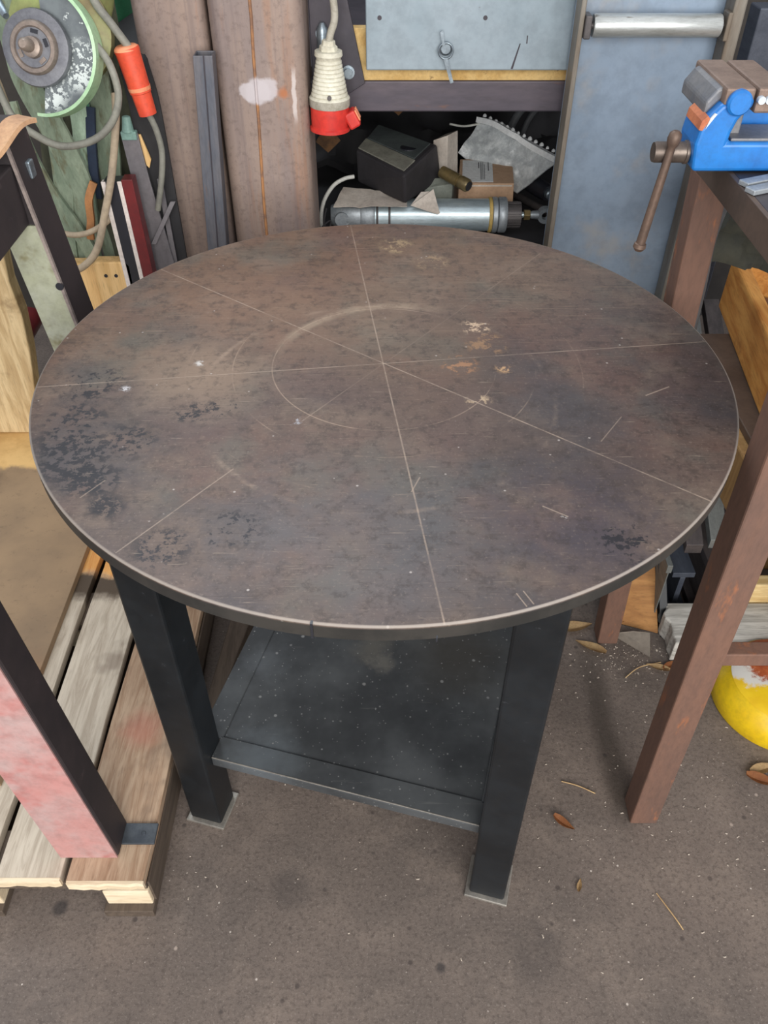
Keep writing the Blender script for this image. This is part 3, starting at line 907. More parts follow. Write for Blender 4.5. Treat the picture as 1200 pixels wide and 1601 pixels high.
rough_plank('split_plank', 'tan_wood2', [(-1.035, 0.13), (-1.018, 0.18), (-1.006, 0.24), (-0.985, 0.33), (-0.97, 0.42), (-0.95, 0.52), (-0.93, 0.62)],
            [(-0.90, 0.13), (-0.90, 0.2), (-0.886, 0.28), (-0.868, 0.38), (-0.858, 0.48), (-0.862, 0.56), (-0.85, 0.66)], 1.735, 0.045,
            'tall split pine plank standing on the plywood left of the table', 'plank')
rough_plank('pine_board', 'white_wood', [(-1.16, 0.13), (-1.15, 0.22), (-1.12, 0.45), (-1.1, 0.62)],
            [(-1.06, 0.13), (-1.055, 0.19), (-1.01, 0.45), (-0.99, 0.62)], 1.79, 0.03,
            'pale pine board standing behind the split plank, at the picture\'s left edge', 'plank')
g = G()
g.lathe([(0, 0.034), (0.96, 0.034), (1.0, 0.031)], (-1.06, 2.2, 0.215), (-1.045, 1.705, 0.215), 24)
g2 = g.build('tube_end', 'stripe_red', None, 0, True, loc=(-1.05, 1.71, 0.2))
tag(g2, 'dark red tube end poking out at the left edge beside the split plank', 'tube')


def nail_board(x0, x1, zt, y, label, group=None, nails=True, mt='tan_wood'):
    t = thing('pine_stake', label, 'plank', ((x0 + x1) / 2, y, 0.1105), group)
    g = G()
    g.prism([(x0, y, 0.1105), (x1, y, 0.1105), (x1 + 0.002, y, zt - 0.007), (x1 - 0.004, y, zt), (x0 + 0.006, y, zt), (x0, y, zt - 0.008)], (0, 0.03, 0))
    g.build('board', mt, t, 0.003)
    if nails:
        for xx in (x0 + 0.022, x1 - 0.03):
            g = G()
            g.cyl((xx, y - 0.0015, zt - 0.028), (xx, y + 0.004, zt - 0.028), 0.0035, seg=10)
            g.build('nail', 'stripe_black', t)
    return t


nail_board(-0.571, -0.499, 0.722, 1.50, 'pale pine board with two dark nail heads, upright behind the black trestle leg')
nail_board(-0.640, -0.572, 0.702, 1.535, 'narrower pale pine board just left of and behind the nailed board', nails=False)

# ------------------------------------------------------------------ square tube columns
g = G()


def rhs(g, x0, x1, y0, y1, z0, z1, r, n=5):
    ring = []
    for cx, cy, a0 in ((x1 - r, y1 - r, 0), (x0 + r, y1 - r, 90), (x0 + r, y0 + r, 180), (x1 - r, y0 + r, 270)):
        for k in range(n + 1):
            a = R(a0 + 90 * k / n)
            ring.append((cx + r * math.cos(a), cy + r * math.sin(a)))
    g.hull([(x, y, z0) for x, y in ring], [(x, y, z1) for x, y in ring])


cgroup = 'rusty square steel columns'
t = thing('steel_column', 'rusty square steel column on the left, without a paint dab', 'column', (-0.375, 1.69, 0), cgroup)
rhs(g, -0.440, -0.311, 1.625, 1.755, 0, 1.42, 0.018)
g.build('tube', 'column', t, 0, True)
t = thing('steel_column', 'rusty square steel column on the right, with a white paint dab and orange weld seam', 'column', (-0.222, 1.68, 0), cgroup)
g = G()
rhs(g, -0.304, -0.140, 1.60, 1.76, 0, 1.42, 0.024)
g.build('tube', 'column_patch', t, 0, True)
g = G()
random.seed(7)
pts = [(-0.2275 - 0.027 * (1.144 - z) + random.uniform(-0.0008, 0.0008), 1.5995, z) for z in [0.02 + 0.055 * i for i in range(26)]]
g.sweep(pts, 0.0028, 6, smooth=2)
g.build('weld_seam', 'weld_rust', t, 0, True)['label'] = 'orange rusted weld seam'

# small square tube leaning between the columns
t = thing('square_tube', 'slim blue grey square steel tube leaning between the two columns', 'tube', (-0.39, 1.57, 0))
g = G()
zt = 1.069
dx = 0.075
b0, b1 = -0.404, -0.358
for (xa, xb, ya, yb) in ((0, 1, 0.0, 0.003), (0, 1, 0.033, 0.036)):
    g.hull([(b0, 1.56 + ya, 0), (b1, 1.56 + ya, 0), (b1, 1.56 + yb, 0), (b0, 1.56 + yb, 0)],
           [(b0 + dx, 1.56 + ya, zt), (-0.295, 1.56 + ya, zt), (-0.295, 1.56 + yb, zt), (b0 + dx, 1.56 + yb, zt)])
for side in (0, 1):
    xl = b0 if side == 0 else b1 - 0.003
    xt = (b0 + dx) if side == 0 else -0.298
    g.hull([(xl, 1.563, 0), (xl + 0.003, 1.563, 0), (xl + 0.003, 1.593, 0), (xl, 1.593, 0)],
           [(xt, 1.563, zt), (xt + 0.003, 1.563, zt), (xt + 0.003, 1.593, zt), (xt, 1.593, zt)])
g.build('tube_wall', 'blue_tube', t, 0.001)
g = G()
g.hull([(-0.381, 1.5588, 0), (-0.3785, 1.5588, 0), (-0.3785, 1.56, 0), (-0.381, 1.56, 0)], [(-0.3115, 1.5588, zt), (-0.309, 1.5588, zt), (-0.309, 1.56, zt), (-0.3115, 1.56, zt)])
g.build('weld_line', 'gusset', t)

# ------------------------------------------------------------------ back workbench
wb = thing('workbench', 'steel workbench with a grey drawer and a dark mauve rail at the back', 'workbench', (0.15, 1.9, 0))
g = G()
g.box((-0.29, 1.70, 0.938), (0.64, 1.75, 0.993))
g.build('front_rail', 'purple_beam', wb, 0.003)
g = G()
g.box((-0.12, 1.703, 0.9935), (0.62, 1.73, 1.081))
g.build('chipboard', 'chipboard', wb, 0.001)
g = G()
g.box((-0.29, 1.735, 0.9935), (0.64, 2.45, 1.01))
g.build('bench_deck', 'gusset', wb, 0.001)
g = G()
g.box((-0.033, 1.676, 1.0175), (0.372, 1.7015, 1.19))
dr = g.build('drawer', 'drawer', wb, 0.002)
g = G()
g.lathe([(0, .010), (.6, .012), (1, .0085)], (0.113, 1.676, 1.055), (0.113, 1.668, 1.055), 18)
g.build('lock_boss', 'bolt', dr, 0, True)
g = G()
ring = [(0.113 + 0.013 * math.cos(a), 1.666, 1.052 + 0.013 * math.sin(a)) for a in [2 * math.pi * k / 14 for k in range(15)]]
g.sweep(ring, 0.0018, 8, smooth=2)
g.build('key_ring', 'bolt', dr, 0, True)
g = G()
g.prism([(0.109, 1.664, 1.04), (0.117, 1.664, 1.04), (0.130, 1.664, 1.0), (0.124, 1.664, 0.998)], (0, 0.002, 0))
g.prism([(0.101, 1.664, 1.083), (0.106, 1.664, 1.086), (0.111, 1.664, 1.06), (0.107, 1.664, 1.058)], (0, 0.002, 0))
g.build('key', 'bolt', dr)
for (hx, hz) in ((-0.008, 1.103), (0.182, 1.103)):
    g = G()
    g.cyl((hx, 1.6755, hz), (hx, 1.6775, hz), 0.004, seg=12)
    g.build('screw_hole', 'gusset', dr)
g = G()
g.box((0.26, 1.6752, 1.062), (0.262, 1.678, 1.075))
g.prism([(0.236, 1.6752, 1.02), (0.240, 1.6752, 1.02), (0.250, 1.6752, 1.062), (0.248, 1.6752, 1.062)], (0, 0.001, 0))
g.build('scratch', 'gusset', dr)
g = G()
g.prism([(-0.135, 1.688, 0.972), (-0.065, 1.688, 0.975), (-0.036, 1.688, 0.992), (-0.072, 1.688, 1.16), (-0.135, 1.688, 1.16)], (0, 0.010, 0))
g.build('gusset_plate', 'gusset', wb, 0.001)
for bx, bz in ((-0.113, 1.076), (-0.067, 1.012)):
    g = G()
    g.lathe([(0, .012), (.35, .012), (.36, .008), (1, .008)], (bx, 1.688, bz), (bx, 1.676, bz), 18)
    g.build('bolt', 'bolt', wb, 0, True)
g = G()
g.lathe([(0, 0.011), (0.75, 0.011), (1, 0.004)], (-0.112, 1.68, 1.05), (-0.112, 1.68, 1.095), 16)
g.build('stud', 'bolt', wb, 0, True)
for lx in (-0.28, 0.585):
    for ly in (1.705, 2.40):
        g = G()
        g.box((lx, ly, 0), (lx + 0.05, ly + 0.05, 0.938))
        g.build('leg', 'purple_beam', wb, 0.003)
g = G()
g.box((-0.29, 1.72, 0.640), (0.64, 2.45, 0.658))
g.build('lower_shelf', 'clutter', wb, 0.002)
g = G()
g.box((-0.29, 2.45, 0.0), (0.64, 2.465, 1.0))
g.build('back_panel', 'clutter', wb)
SZ = 0.6582

# --- things on the lower shelf
cy_ = thing('air_cylinder', 'silver pneumatic cylinder with rod eye lying on the lower shelf of the workbench', 'cylinder', (0.1, 1.79, SZ))
ay, az = 1.79, 0.6965
g = G()
g.cyl((-0.02, ay, az), (0.232, ay, az), 0.0345, seg=40)
g.build('barrel', 'silver', cy_, 0, True)
for xa, xb, r, mt in ((-0.052, -0.02, 0.0375, 'silver_cap'), (0.009, 0.015, 0.0355, 'dark_metal'), (-0.018, -0.012, 0.0355, 'dark_metal'), (0.232, 0.240, 0.0375, 'yellow_strap'), (0.240, 0.252, 0.0380, 'silver_cap'), (0.2535, 0.272, 0.0380, 'silver_cap')):
    g = G()
    g.lathe([(0, r - .002), (.15, r), (.85, r), (1, r - .002)], (xa, ay, az), (xb, ay, az), 36)
    g.build('end_ring', mt, cy_, 0, True)
g = G()
ringp = []
g.lathe([(0, 0.020), (0.4, 0.034), (1.0, 0.035)], (-0.118, ay, az), (-0.052, ay, az), 28)
g.cyl((-0.092, ay - 0.034, az + 0.002), (-0.092, ay + 0.034, az + 0.002), 0.016, seg=20)
g.build('clevis_cap', 'silver_cap', cy_, 0, True)
g = G()
for k in range(18):
    a = 2 * math.pi * k / 18
    m = Matrix.Translation((0, ay, az)) @ Matrix.Rotation(a, 4, 'X')
    g.box((0.272, -0.0035, 0.0), (0.304, 0.0035, 0.028), m)
g.cyl((0.272, ay, az), (0.304, ay, az), 0.0265, seg=24)
g.build('gland_nut', 'dark_metal', cy_, 0.0006)
g = G()
g.cyl((0.300, ay, az), (0.345, ay, az), 0.0065, seg=16)
g.build('rod', 'silver', cy_, 0, True)
g = G()
g.cyl((0.312, ay, az), (0.326, ay, az), 0.012, seg=6)
g.build('lock_nut', 'brass', cy_, 0.001)
g = G()
ex = 0.360
ring_o = []
segs = 24
for k in range(segs):
    a = 2 * math.pi * k / segs
    ring_o.append((math.cos(a), math.sin(a)))
vo_, vi_ = [], []
b = g.b
R0, R1, hw = 0.0175, 0.0085, 0.008
rings = []
for (r, yy) in ((R0, -hw), (R0, hw), (R1, hw), (R1, -hw)):
    rings.append([b.verts.new((ex + r * c, ay + yy, az + r * s_)) for c, s_ in ring_o])
for i in range(4):
    a_, c_ = rings[i], rings[(i + 1) % 4]
    for k in range(segs):
        j = (k + 1) % segs
        b.faces.new((a_[k], a_[j], c_[j], c_[k]))
g.cyl((0.328, ay, az), (0.345, ay, az), 0.008, 0.010, 14)
g.build('rod_eye', 'silver_cap', cy_, 0, True)

# black cast housing resting on the cylinder
hs = thing('cast_housing', 'black cast metal housing with worn grey top leaning on the silver cylinder', 'housing', (0.04, 1.85, 0.734))
bt = [(0.046, 1.745, 0.738), (0.132, 1.885, 0.738), (0.03, 1.985, 0.738), (-0.061, 1.872, 0.738)]
tp = [(0.042, 1.728, 0.806), (0.118, 1.868, 0.822), (-0.016, 2.0, 0.826), (-0.063, 1.885, 0.806)]
g = G()
g.hull(bt, tp)
g.build('body', 'black_cast', hs, 0.006)


def lerp3(a, b, t):
    return tuple(a[i] + (b[i] - a[i]) * t for i in range(3))


def quad(u, v, dz=0.0):
    p = lerp3(lerp3(tp[0], tp[3], u), lerp3(tp[1], tp[2], u), v)
    return (p[0], p[1], p[2] + dz)


g = G()
g.prism([quad(.08, .42), quad(.95, .42), quad(.95, .93), quad(.08, .93)], (0, 0, 0.0035))
g.build('top_plate', 'cast_top', hs, 0.001)
g = G()
g.prism([quad(.05, .07), quad(.97, .05), quad(.97, .40), quad(.05, .40)], (0, 0, 0.003))
g.build('bare_strip', 'cast_wear', hs, 0.001)['label'] = 'pale worn strip along the top edge'
g = G()
c = quad(.28, .62)
g.lathe([(0, .019), (1, .019)], (c[0], c[1], c[2]), (c[0], c[1], c[2] + 0.0042), 22)
g.build('port', 'stripe_black', hs)

g = G()
g.sheet([(-0.11, 1.752, 0.728), (0.05, 1.735, 0.737), (0.05, 1.80, 0.7365), (-0.09, 1.83, 0.742)], 14, 6, 0.006, 22, 0.0015, 1.3)
tag(g.build('paper_wrap', 'paper', None, 0, True, loc=(-0.03, 1.78, 0.73)), 'crumpled grey paper lying over the left part of the silver cylinder', 'paper')
g = G()
g.prism([(0.058, 1.748, 0.734), (0.118, 1.746, 0.715), (0.102, 1.752, 0.765)], (0.004, 0.004, 0.002))
g.sheet([(0.058, 1.750, 0.734), (0.118, 1.750, 0.717), (0.103, 1.765, 0.757), (0.08, 1.775, 0.752)], 8, 5, 0.004, 30, 0.0015, 4.0)
tag(g.build('paper_scrap', 'paper', None, 0, True, loc=(0.09, 1.755, 0.735)), 'triangular torn paper scrap right of the black housing on the cylinder', 'paper')

# cardboard box with label
cb = thing('cardboard_box', 'small brown cardboard box with a white label behind the silver cylinder', 'box', (0.23, 1.93, SZ))
g = G()
g.hull([(0.170, 1.846, SZ), (0.296, 1.846, SZ), (0.300, 1.99, SZ), (0.174, 1.99, SZ)],
       [(0.168, 1.846, 0.745), (0.292, 1.846, 0.745), (0.306, 2.0, 0.745), (0.182, 2.0, 0.745)])
g.build('carton', 'card', cb, 0.0015)
g = G()
g.prism([(0.176, 1.853, 0.7452), (0.246, 1.853, 0.7452), (0.257, 1.99, 0.7452), (0.187, 1.99, 0.7452)], (0, 0, 0.0006))
lb = g.build('label', 'label', cb)
g = G()
for i, (u0, u1, v0, v1) in enumerate(((0.52, 0.56, 0.62, 0.9), (0.60, 0.63, 0.1, 0.9), (0.665, 0.685, 0.1, 0.9), (0.72, 0.74, 0.1, 0.8), (0.84, 0.875, 0.5, 0.9))):
    def q(u, v):
        return (0.176 + 0.07 * u + 0.011 * v, 1.853 + 0.137 * v, 0.7459)
    g.prism([q(u0, v0), q(u1, v0), q(u1, v1), q(u0, v1)], (0, 0, 0.0002))
g.build('print_lines', 'ink_dark', lb)
g = G()
g.prism([(0.288, 1.8452, 0.742), (0.172, 1.8452, 0.742), (0.172, 1.8452, 0.7385), (0.288, 1.8452, 0.7385)], (0, 0.0006, 0))
g.build('fold_line', 'paper', cb)

# pale carton, grey-green box, brass fitting
g = G()
g.hull([(0.112, 1.895, SZ), (0.146, 1.865, SZ), (0.176, 1.93, SZ), (0.142, 1.96, SZ)],
       [(0.110, 1.895, 0.822), (0.139, 1.865, 0.842), (0.166, 1.93, 0.832), (0.142, 1.96, 0.815)])
tag(g.build('pale_carton', 'paper', None, 0.001, loc=(0.14, 1.91, SZ)), 'pale upright carton between the black housing and the cardboard box', 'box')
g = G()
g.hull([(0.096, 1.836, SZ), (0.152, 1.842, SZ), (0.158, 1.861, SZ), (0.10, 1.862, SZ)],
       [(0.09, 1.834, 0.738), (0.154, 1.836, 0.748), (0.16, 1.858, 0.755), (0.10, 1.858, 0.752)])
tag(g.build('small_box', 'grey_green', None, 0.0015, loc=(0.125, 1.85, SZ)), 'small grey green box wedged under the brass fitting behind the cylinder', 'box')
bf = thing('brass_fitting', 'dull brass pipe fitting lying right of the black housing', 'fitting', (0.155, 1.80, 0.758))
g = G()
g.lathe([(0, .013), (.62, .0135), (.63, .0105), (.7, .0105), (.71, .014), (.96, .014), (1, .012)], (0.128, 1.835, 0.775), (0.184, 1.785, 0.762), 14)
g.build('body', 'brass', bf, 0, True)
g = G()
g.lathe([(0, .010), (1, .010)], (0.1835, 1.7854, 0.7622), (0.1858, 1.7834, 0.7616), 14)
g.build('bore', 'stripe_black', bf)
# bubble wrap bag
bw = thing('bubble_wrap_bag', 'crinkled clear bubble wrap bag leaning behind the cardboard box', 'bag', (0.28, 1.97, 0.70))
g = G()
g.sheet([(0.180, 2.02, 0.748), (0.315, 1.93, 0.690), (0.400, 1.9, 0.775), (0.232, 2.06, 0.815)], 30, 18, 0.014, 18, 0.006, 2.2)
g.build('film', 'mat_bag', bw, 0, True)
g = G()
g.sweep([(0.226, 2.05, 0.818), (0.262, 2.02, 0.818), (0.30, 1.985, 0.806), (0.322, 1.97, 0.797), (0.36, 1.935, 0.785), (0.402, 1.898, 0.774)], 0, flat=(0.014, 0.006), up=(0, 0.4, 1))
g.build('rolled_edge', 'label', bw, 0, True)['label'] = 'bright rolled top edge'
g = G()
random.seed(5)
for i in range(14):
    t = (i + 0.5) / 14
    c = Vector((0.232, 2.055, 0.829)).lerp(Vector((0.404, 1.905, 0.786)), t)
    r = random.uniform(0.0035, 0.0055)
    g.lathe([(0, r), (.4, r * .95), (.75, r * .65), (1, r * .15)], c - Vector((0, 0, 0.002)), c + Vector((0, 0, r)), 10)
o = g.build('bubbles', 'label', bw, 0, True)
o['kind'] = 'stuff'
# black bottle
bb = thing('black_tube', 'black tube with a grey end lying right of the cardboard box', 'tube', (0.36, 1.9, SZ))
g = G()
g.lathe([(0, .02), (.9, .02), (1, .017)], (0.322, 2.03, 0.7), (0.384, 1.905, 0.7), 24)
g.build('body', 'stripe_black', bb, 0, True)
g = G()
g.lathe([(0, .012), (.8, .012), (1, .009)], (0.384, 1.905, 0.7), (0.389, 1.893, 0.7), 18)
g.build('end_cap', 'bolt', bb, 0, True)
for i, (xa, ya, xb, yb, zz, lab) in enumerate(((0.32, 1.98, 0.40, 1.84, 0.668, 'lower dark steel bar lying under the black tube on the shelf'),)):
    g = G()
    g.cyl((xa, ya, zz), (xb, yb, zz), 0.009, seg=14)
    tag(g.build('steel_bar', 'dark_metal', None, 0, True, loc=(xa, ya, SZ)), lab, 'bar')
# cables on the shelf
g = G()
g.sweep([(-0.064, 1.765, 0.79), (-0.085, 1.76, 0.787), (-0.11, 1.76, 0.771), (-0.132, 1.76, 0.735), (-0.139, 1.76, 0.69), (-0.13, 1.77, 0.664)], 0.0042, 10)
tag(g.build('white_cable', 'white_cable', None, 0, True, loc=(-0.12, 1.76, SZ)), 'white cable arching left of the black housing', 'cable')
g = G()
g.sweep([(-0.125, 1.745, 0.73), (-0.131, 1.74, 0.70), (-0.122, 1.745, 0.68), (-0.118, 1.75, 0.70), (-0.136, 1.735, 0.69), (-0.14, 1.74, 0.664)], 0.002, 8)
tag(g.build('black_wire', 'clutter', None, 0, True, loc=(-0.12, 1.74, SZ)), 'thin black wire twisted at the left end of the silver cylinder', 'wire')
for i, (dx_, lab) in enumerate(((0, 'left dark rubber hose curving down behind the bubble wrap bag'), (0.034, 'right grey rubber hose curving down behind the bubble wrap bag'))):
    g = G()
    g.sweep([(0.295 + dx_, 2.12, 0.70), (0.31 + dx_, 2.12, 0.77), (0.335 + dx_, 2.13, 0.815), (0.39 + dx_, 2.16, 0.85), (0.47 + dx_, 2.2, 0.87)], 0.0095 if i == 0 else 0.007, 12)
    tag(g.build('rubber_hose', 'dark_cable', None, 0, True, loc=(0.3 + dx_, 2.12, 0.7)), lab, 'hose', 'hoses behind the bubble wrap bag')
g = G()
g.sweep([(0.155, 2.03, 0.815), (0.19, 2.04, 0.807), (0.23, 2.05, 0.81)], 0.0025, 8)
tag(g.build('white_wire', 'white_cable', None, 0, True, loc=(0.19, 2.04, 0.81)), 'short white wire reaching left from the bubble wrap bag', 'wire')
for k, (p, s_, lab) in enumerate((((0.035, 2.12, 0.845), 0.035, 'orange brown dry leaf behind the black housing'), ((-0.13, 1.98, 0.80), 0.03, 'dry brown leaf in the dark left of the black housing'), ((0.19, 2.2, 0.85), 0.03, 'dark dry leaf behind the pale carton'))):
    g = G()
    x, y, z = p
    g.sheet([(x - s_, y, z - s_ * .3), (x, y - s_ * .3, z - s_), (x + s_, y, z - s_ * .2), (x - s_ * .1, y + s_ * .3, z + s_)], 6, 6, 0.012, 30, 0.001, k * 3.1)
    tag(g.build('shelf_leaf', 'leaf_dark', None, 0, True, loc=p), lab, 'leaf')
# dark heap in the rear of the shelf that carries the leaves
g = G()
g.sheet([(-0.25, 2.06, 0.69), (0.6, 2.22, 0.69), (0.6, 2.42, 0.86), (-0.25, 2.42, 0.86)], 40, 14, 0.06, 9, 0.02, 7.7)
tag(g.build('dark_cloth_heap', 'clutter', None, 0, True, loc=(0.05, 2.2, 0.7)), 'dark heap of cloth at the back of the workbench shelf', 'cloth')

# ------------------------------------------------------------------ hanging white and red plug
pg = thing('power_plug', 'white and red industrial plug hanging on a grey cable beside the right column', 'plug', (-0.1, 1.63, 0.927))
p0, p1 = (-0.0995, 1.63, 1.062), (-0.102, 1.63, 0.927)


def tl(z):
    return (1.062 - z) / 0.135


g = G()
prof = [(tl(1.062), .010), (tl(1.061), .0245), (tl(1.054), .0255), (tl(1.050), .0225)]
z = 1.047
r = 0.0235
for k in range(9):
    prof += [(tl(z), r - .0016), (tl(z - .0016), r), (tl(z - .0046), r + .0003), (tl(z - .006), r - .0013)]
    z -= 0.0066
    r += 0.00125
prof += [(tl(0.986), .0365), (tl(0.984), .0375)]
g.lathe(prof, p0, p1, 40)
g.build('housing', 'plug_white', pg, 0, True)
g = G()
g.lathe([(tl(.984), .0378), (tl(.972), .0378), (tl(.970), .037)], p0, p1, 40)
g.build('band', 'plug_band', pg, 0, True)
g = G()
g.lathe([(tl(.970), .036), (tl(.945), .0355), (tl(.935), .035), (tl(.933), .038), (tl(.928), .038), (tl(.927), .034)], p0, p1, 40)
sk = g.build('socket', 'plug_red', pg, 0, True)
g = G()
mm = Matrix.Translation((-0.066, 1.628, 0.95)) @ Matrix.Rotation(R(-28), 4, 'Y')
g.box((-0.006, -0.016, -0.020), (0.016, 0.016, 0.010), mm)
g.build('latch', 'plug_red', sk, 0.004)
g = G()
g.box((0.016, -0.013, -0.012), (0.019, -0.003, 0.008), mm)
g.box((0.016, 0.003, -0.012), (0.019, 0.013, 0.008), mm)
g.build('latch_ribs', 'plug_rim', sk, 0.001)
g = G()
g.lathe([(0, .017), (.5, .0165), (.55, .013), (1, .012)], (-0.0995, 1.63, 1.060), (-0.0985, 1.63, 1.078), 8)
g.build('strain_nut', 'plug_white', pg, 0.0015)
g = G()
g.cyl((-0.099, 1.592, 0.992), (-0.099, 1.596, 0.992), 0.004, seg=10)
g.build('screw', 'dark_metal', pg)
g = G()
g.sweep([(-0.0985, 1.63, 1.070), (-0.0945, 1.63, 1.088), (-0.087, 1.63, 1.108), (-0.087, 1.63, 1.135), (-0.094, 1.635, 1.18), (-0.10, 1.66, 1.25)], 0.0065, 14)
g.build('cable', 'plug_band', pg, 0, True)

# ------------------------------------------------------------------ roller conveyor frame
cv = thing('roller_frame', 'tall grey steel frame with one bright roller, standing behind the table', 'conveyor', (0.47, 1.63, 0))
g = G()
g.box((0.336, 1.648, 0.0), (0.618, 1.653, 1.35))
g.build('web_sheet', 'panel', cv, 0.001)
g = G()
g.box((0.336, 1.602, 0.0), (0.345, 1.648, 1.35))
g.build('flange', 'flange', cv, 0.0015)
g = G()
g.box((0.596, 1.602, 0.0), (0.618, 1.648, 1.35))
g.build('flange', 'flange', cv, 0.003)
rz_ = 1.104
g = G()
g.lathe([(0, .017), (.012, .0185), (.988, .0185), (1, .017)], (0.362, 1.612, rz_), (0.583, 1.612, rz_), 32)
rl = g.build('roller', 'roller', cv, 0, True)
for xa, xb in ((0.345, 0.362), (0.583, 0.597)):
    g = G()
    g.cyl((xa, 1.612, rz_), (xb, 1.612, rz_), 0.0055, seg=14)
    g.build('axle', 'dark_metal', rl, 0, True)
g = G()
g.box((0.3455, 1.594, rz_ - 0.018), (0.357, 1.63, rz_ + 0.018))
g.build('bracket', 'dark_metal', cv, 0.002)
g = G()
g.box((0.589, 1.597, rz_ - 0.022), (0.597, 1.628, rz_ + 0.022))
g.build('bracket', 'flange', cv, 0.002)

# ------------------------------------------------------------------ vise bench on the right
vb = thing('vise_bench', 'rusty red brown angle iron bench carrying the blue vise on the right', 'workbench', (0.47, 0.93, 0))
g = G()
leanbox(g, 0.4525, 0.502, 0.716, 0.765, 0.0, 1.022, -0.026)
g.build('leg', 'rust_bench', vb, 0.003)
g = G()
leanbox(g, 0.473, 0.517, 1.132, 1.176, 0.0, 1.022, -0.040)
g.build('leg', 'rust_bench', vb, 0.003)
for ya in (0.72, 1.132):
    g = G()
    g.box((1.25, ya, 0), (1.295, ya + 0.045, 1.022))
    g.build('leg', 'rust_bench', vb, 0.003)
g = G()
g.box((0.49, 0.732, 0.455), (1.25, 0.757, 0.482))
g.build('cross_rail', 'rust_bench', vb, 0.002)
g = G()
g.box((0.432, 0.705, 1.022), (0.439, 1.185, 1.060))
g.build('edge_angle', 'bench_edge', vb, 0.001)
g = G()
g.box((0.439, 0.705, 1.050), (1.30, 1.185, 1.060))
g.build('bench_plate', 'bench_top', vb, 0.001)
g = G()
g.box((0.439, 1.18, 1.02), (1.30, 1.186, 1.050))
g.build('edge_angle', 'bench_edge', vb, 0.001)

# blue vise
VZ = 1.0602
vs = thing('bench_vise', 'blue bench vise with a hanging tommy bar, bolted on the rusty bench corner', 'vise', (0.48, 1.06, VZ))
g = G()
ya, yb = 1.035, 1.10


def vprof(pts, y0, y1):
    return [(x, y0, z) for x, z in pts], (0, y1 - y0, 0)


mj = [(0.384, 1.062), (0.4835, 1.062), (0.4835, 1.097), (0.4195, 1.097), (0.4205, 1.108), (0.4245, 1.122), (0.431, 1.132), (0.438, 1.136), (0.438, 1.148),
      (0.415, 1.148), (0.400, 1.139), (0.389, 1.126), (0.382, 1.112), (0.380, 1.094)]
pl, d = vprof(mj, ya, yb)
g.prism(pl, d)
mjo = g.build('moving_jaw', 'vise_blue', vs, 0.005, seg=3)
g = G()
pl, d = vprof([(0.386, 1.122), (0.400, 1.138), (0.408, 1.145), (0.4025, 1.156), (0.396, 1.152), (0.386, 1.138)], 1.05, 1.15)
g.prism(pl, d)
g.build('worn_back', 'vise_worn', mjo, 0.003)['label'] = 'bare grey back of the moving jaw'
g = G()
pl, d = vprof([(0.3795, 1.112), (0.381, 1.122), (0.387, 1.128), (0.391, 1.124), (0.384, 1.111)], 1.0345, 1.09)
g.prism(pl, d)
g.build('rust_patch', 'rust_mark', mjo)['label'] = 'orange rusty spot'
g = G()
pl, d = vprof([(0.390, 1.125), (0.394, 1.131), (0.397, 1.130), (0.390, 1.118), (0.387, 1.113)], 1.0338, 1.036)
g.prism(pl, d)
g.build('paint_chip', 'white_chip', mjo)
g = G()
g.box((0.402, 1.036, 1.138), (0.437, 1.165, 1.158))
g.build('jaw_plate', 'jaw', mjo, 0.003)
g = G()
g.lathe([(0, .0145), (.8, .0145), (1, .012)], (0.419, 1.042, 1.143), (0.419, 1.028, 1.143), 24)
g.build('jaw_boss', 'vise_blue', mjo, 0, True)
g = G()
g.box((0.4400, 1.036, 1.130), (0.476, 1.163, 1.158))
fj = g.build('jaw_plate', 'jaw', vs, 0.003)
g = G()
pl, d = vprof([(0.439, 1.0602), (0.56, 1.0602), (0.56, 1.095), (0.53, 1.12), (0.50, 1.135), (0.486, 1.148), (0.474, 1.148), (0.440, 1.13), (0.4405, 1.098), (0.439, 1.098)], 1.103, 1.15)
g.prism(pl, d)
g.build('fixed_body', 'vise_blue', vs, 0.004)
g = G()
g.box((0.484, 1.03, VZ), (0.60, 1.15, 1.082))
g.build('base', 'vise_blue', vs, 0.004)
g = G()
g.box((0.424, 1.06, 1.0965), (0.440, 1.09, 1.135))
g.build('guide_block', 'vise_worn', vs, 0.002)
g = G()
g.box((0.424, 1.04, 1.097), (0.53, 1.095, 1.1005))
g.build('slide_top', 'vise_worn', vs, 0.001)
for xx in (0.444, 0.453):
    g = G()
    g.cyl((xx, 1.030, 1.146), (xx, 1.037, 1.146), 0.0045, seg=12)
    g.build('jaw_screw', 'white_chip', fj, 0, True)
g = G()
g.lathe([(0, .0115), (.08, .0125), (.9, .0125), (.92, .014), (1, .014)], (0.338, 1.06, 1.078), (0.381, 1.06, 1.078), 24)
sp_ = g.build('spindle', 'spindle', vs, 0, True)
g = G()
g.lathe([(0, .004), (.02, .0075), (.06, .0085), (.1, .0075), (.13, .005), (.16, .0052), (.93, .0062), (.935, .0078), (.97, .0085), (1, .005)], (0.357, 1.045, 1.108), (0.342, 1.045, 0.955), 18)
g.build('tommy_bar', 'handle', sp_, 0, True)

# two flat bars lying on the bench
for k, (x0, y0) in enumerate(((0.437, 0.985), (0.437, 0.962))):
    g = G()
    m = rotz(R(24), (x0, y0, 1.0605))
    g.box((0, 0, 0), (0.5, 0.016, 0.006), m)
    tag(g.build('flat_bar', 'silver_cap', None, 0.001, loc=(x0, y0, 1.0605)), ('rear bright flat bar lying across the rusty bench', 'front bright flat bar lying across the rusty bench')[k], 'bar', 'bright flat bars on the vise bench')

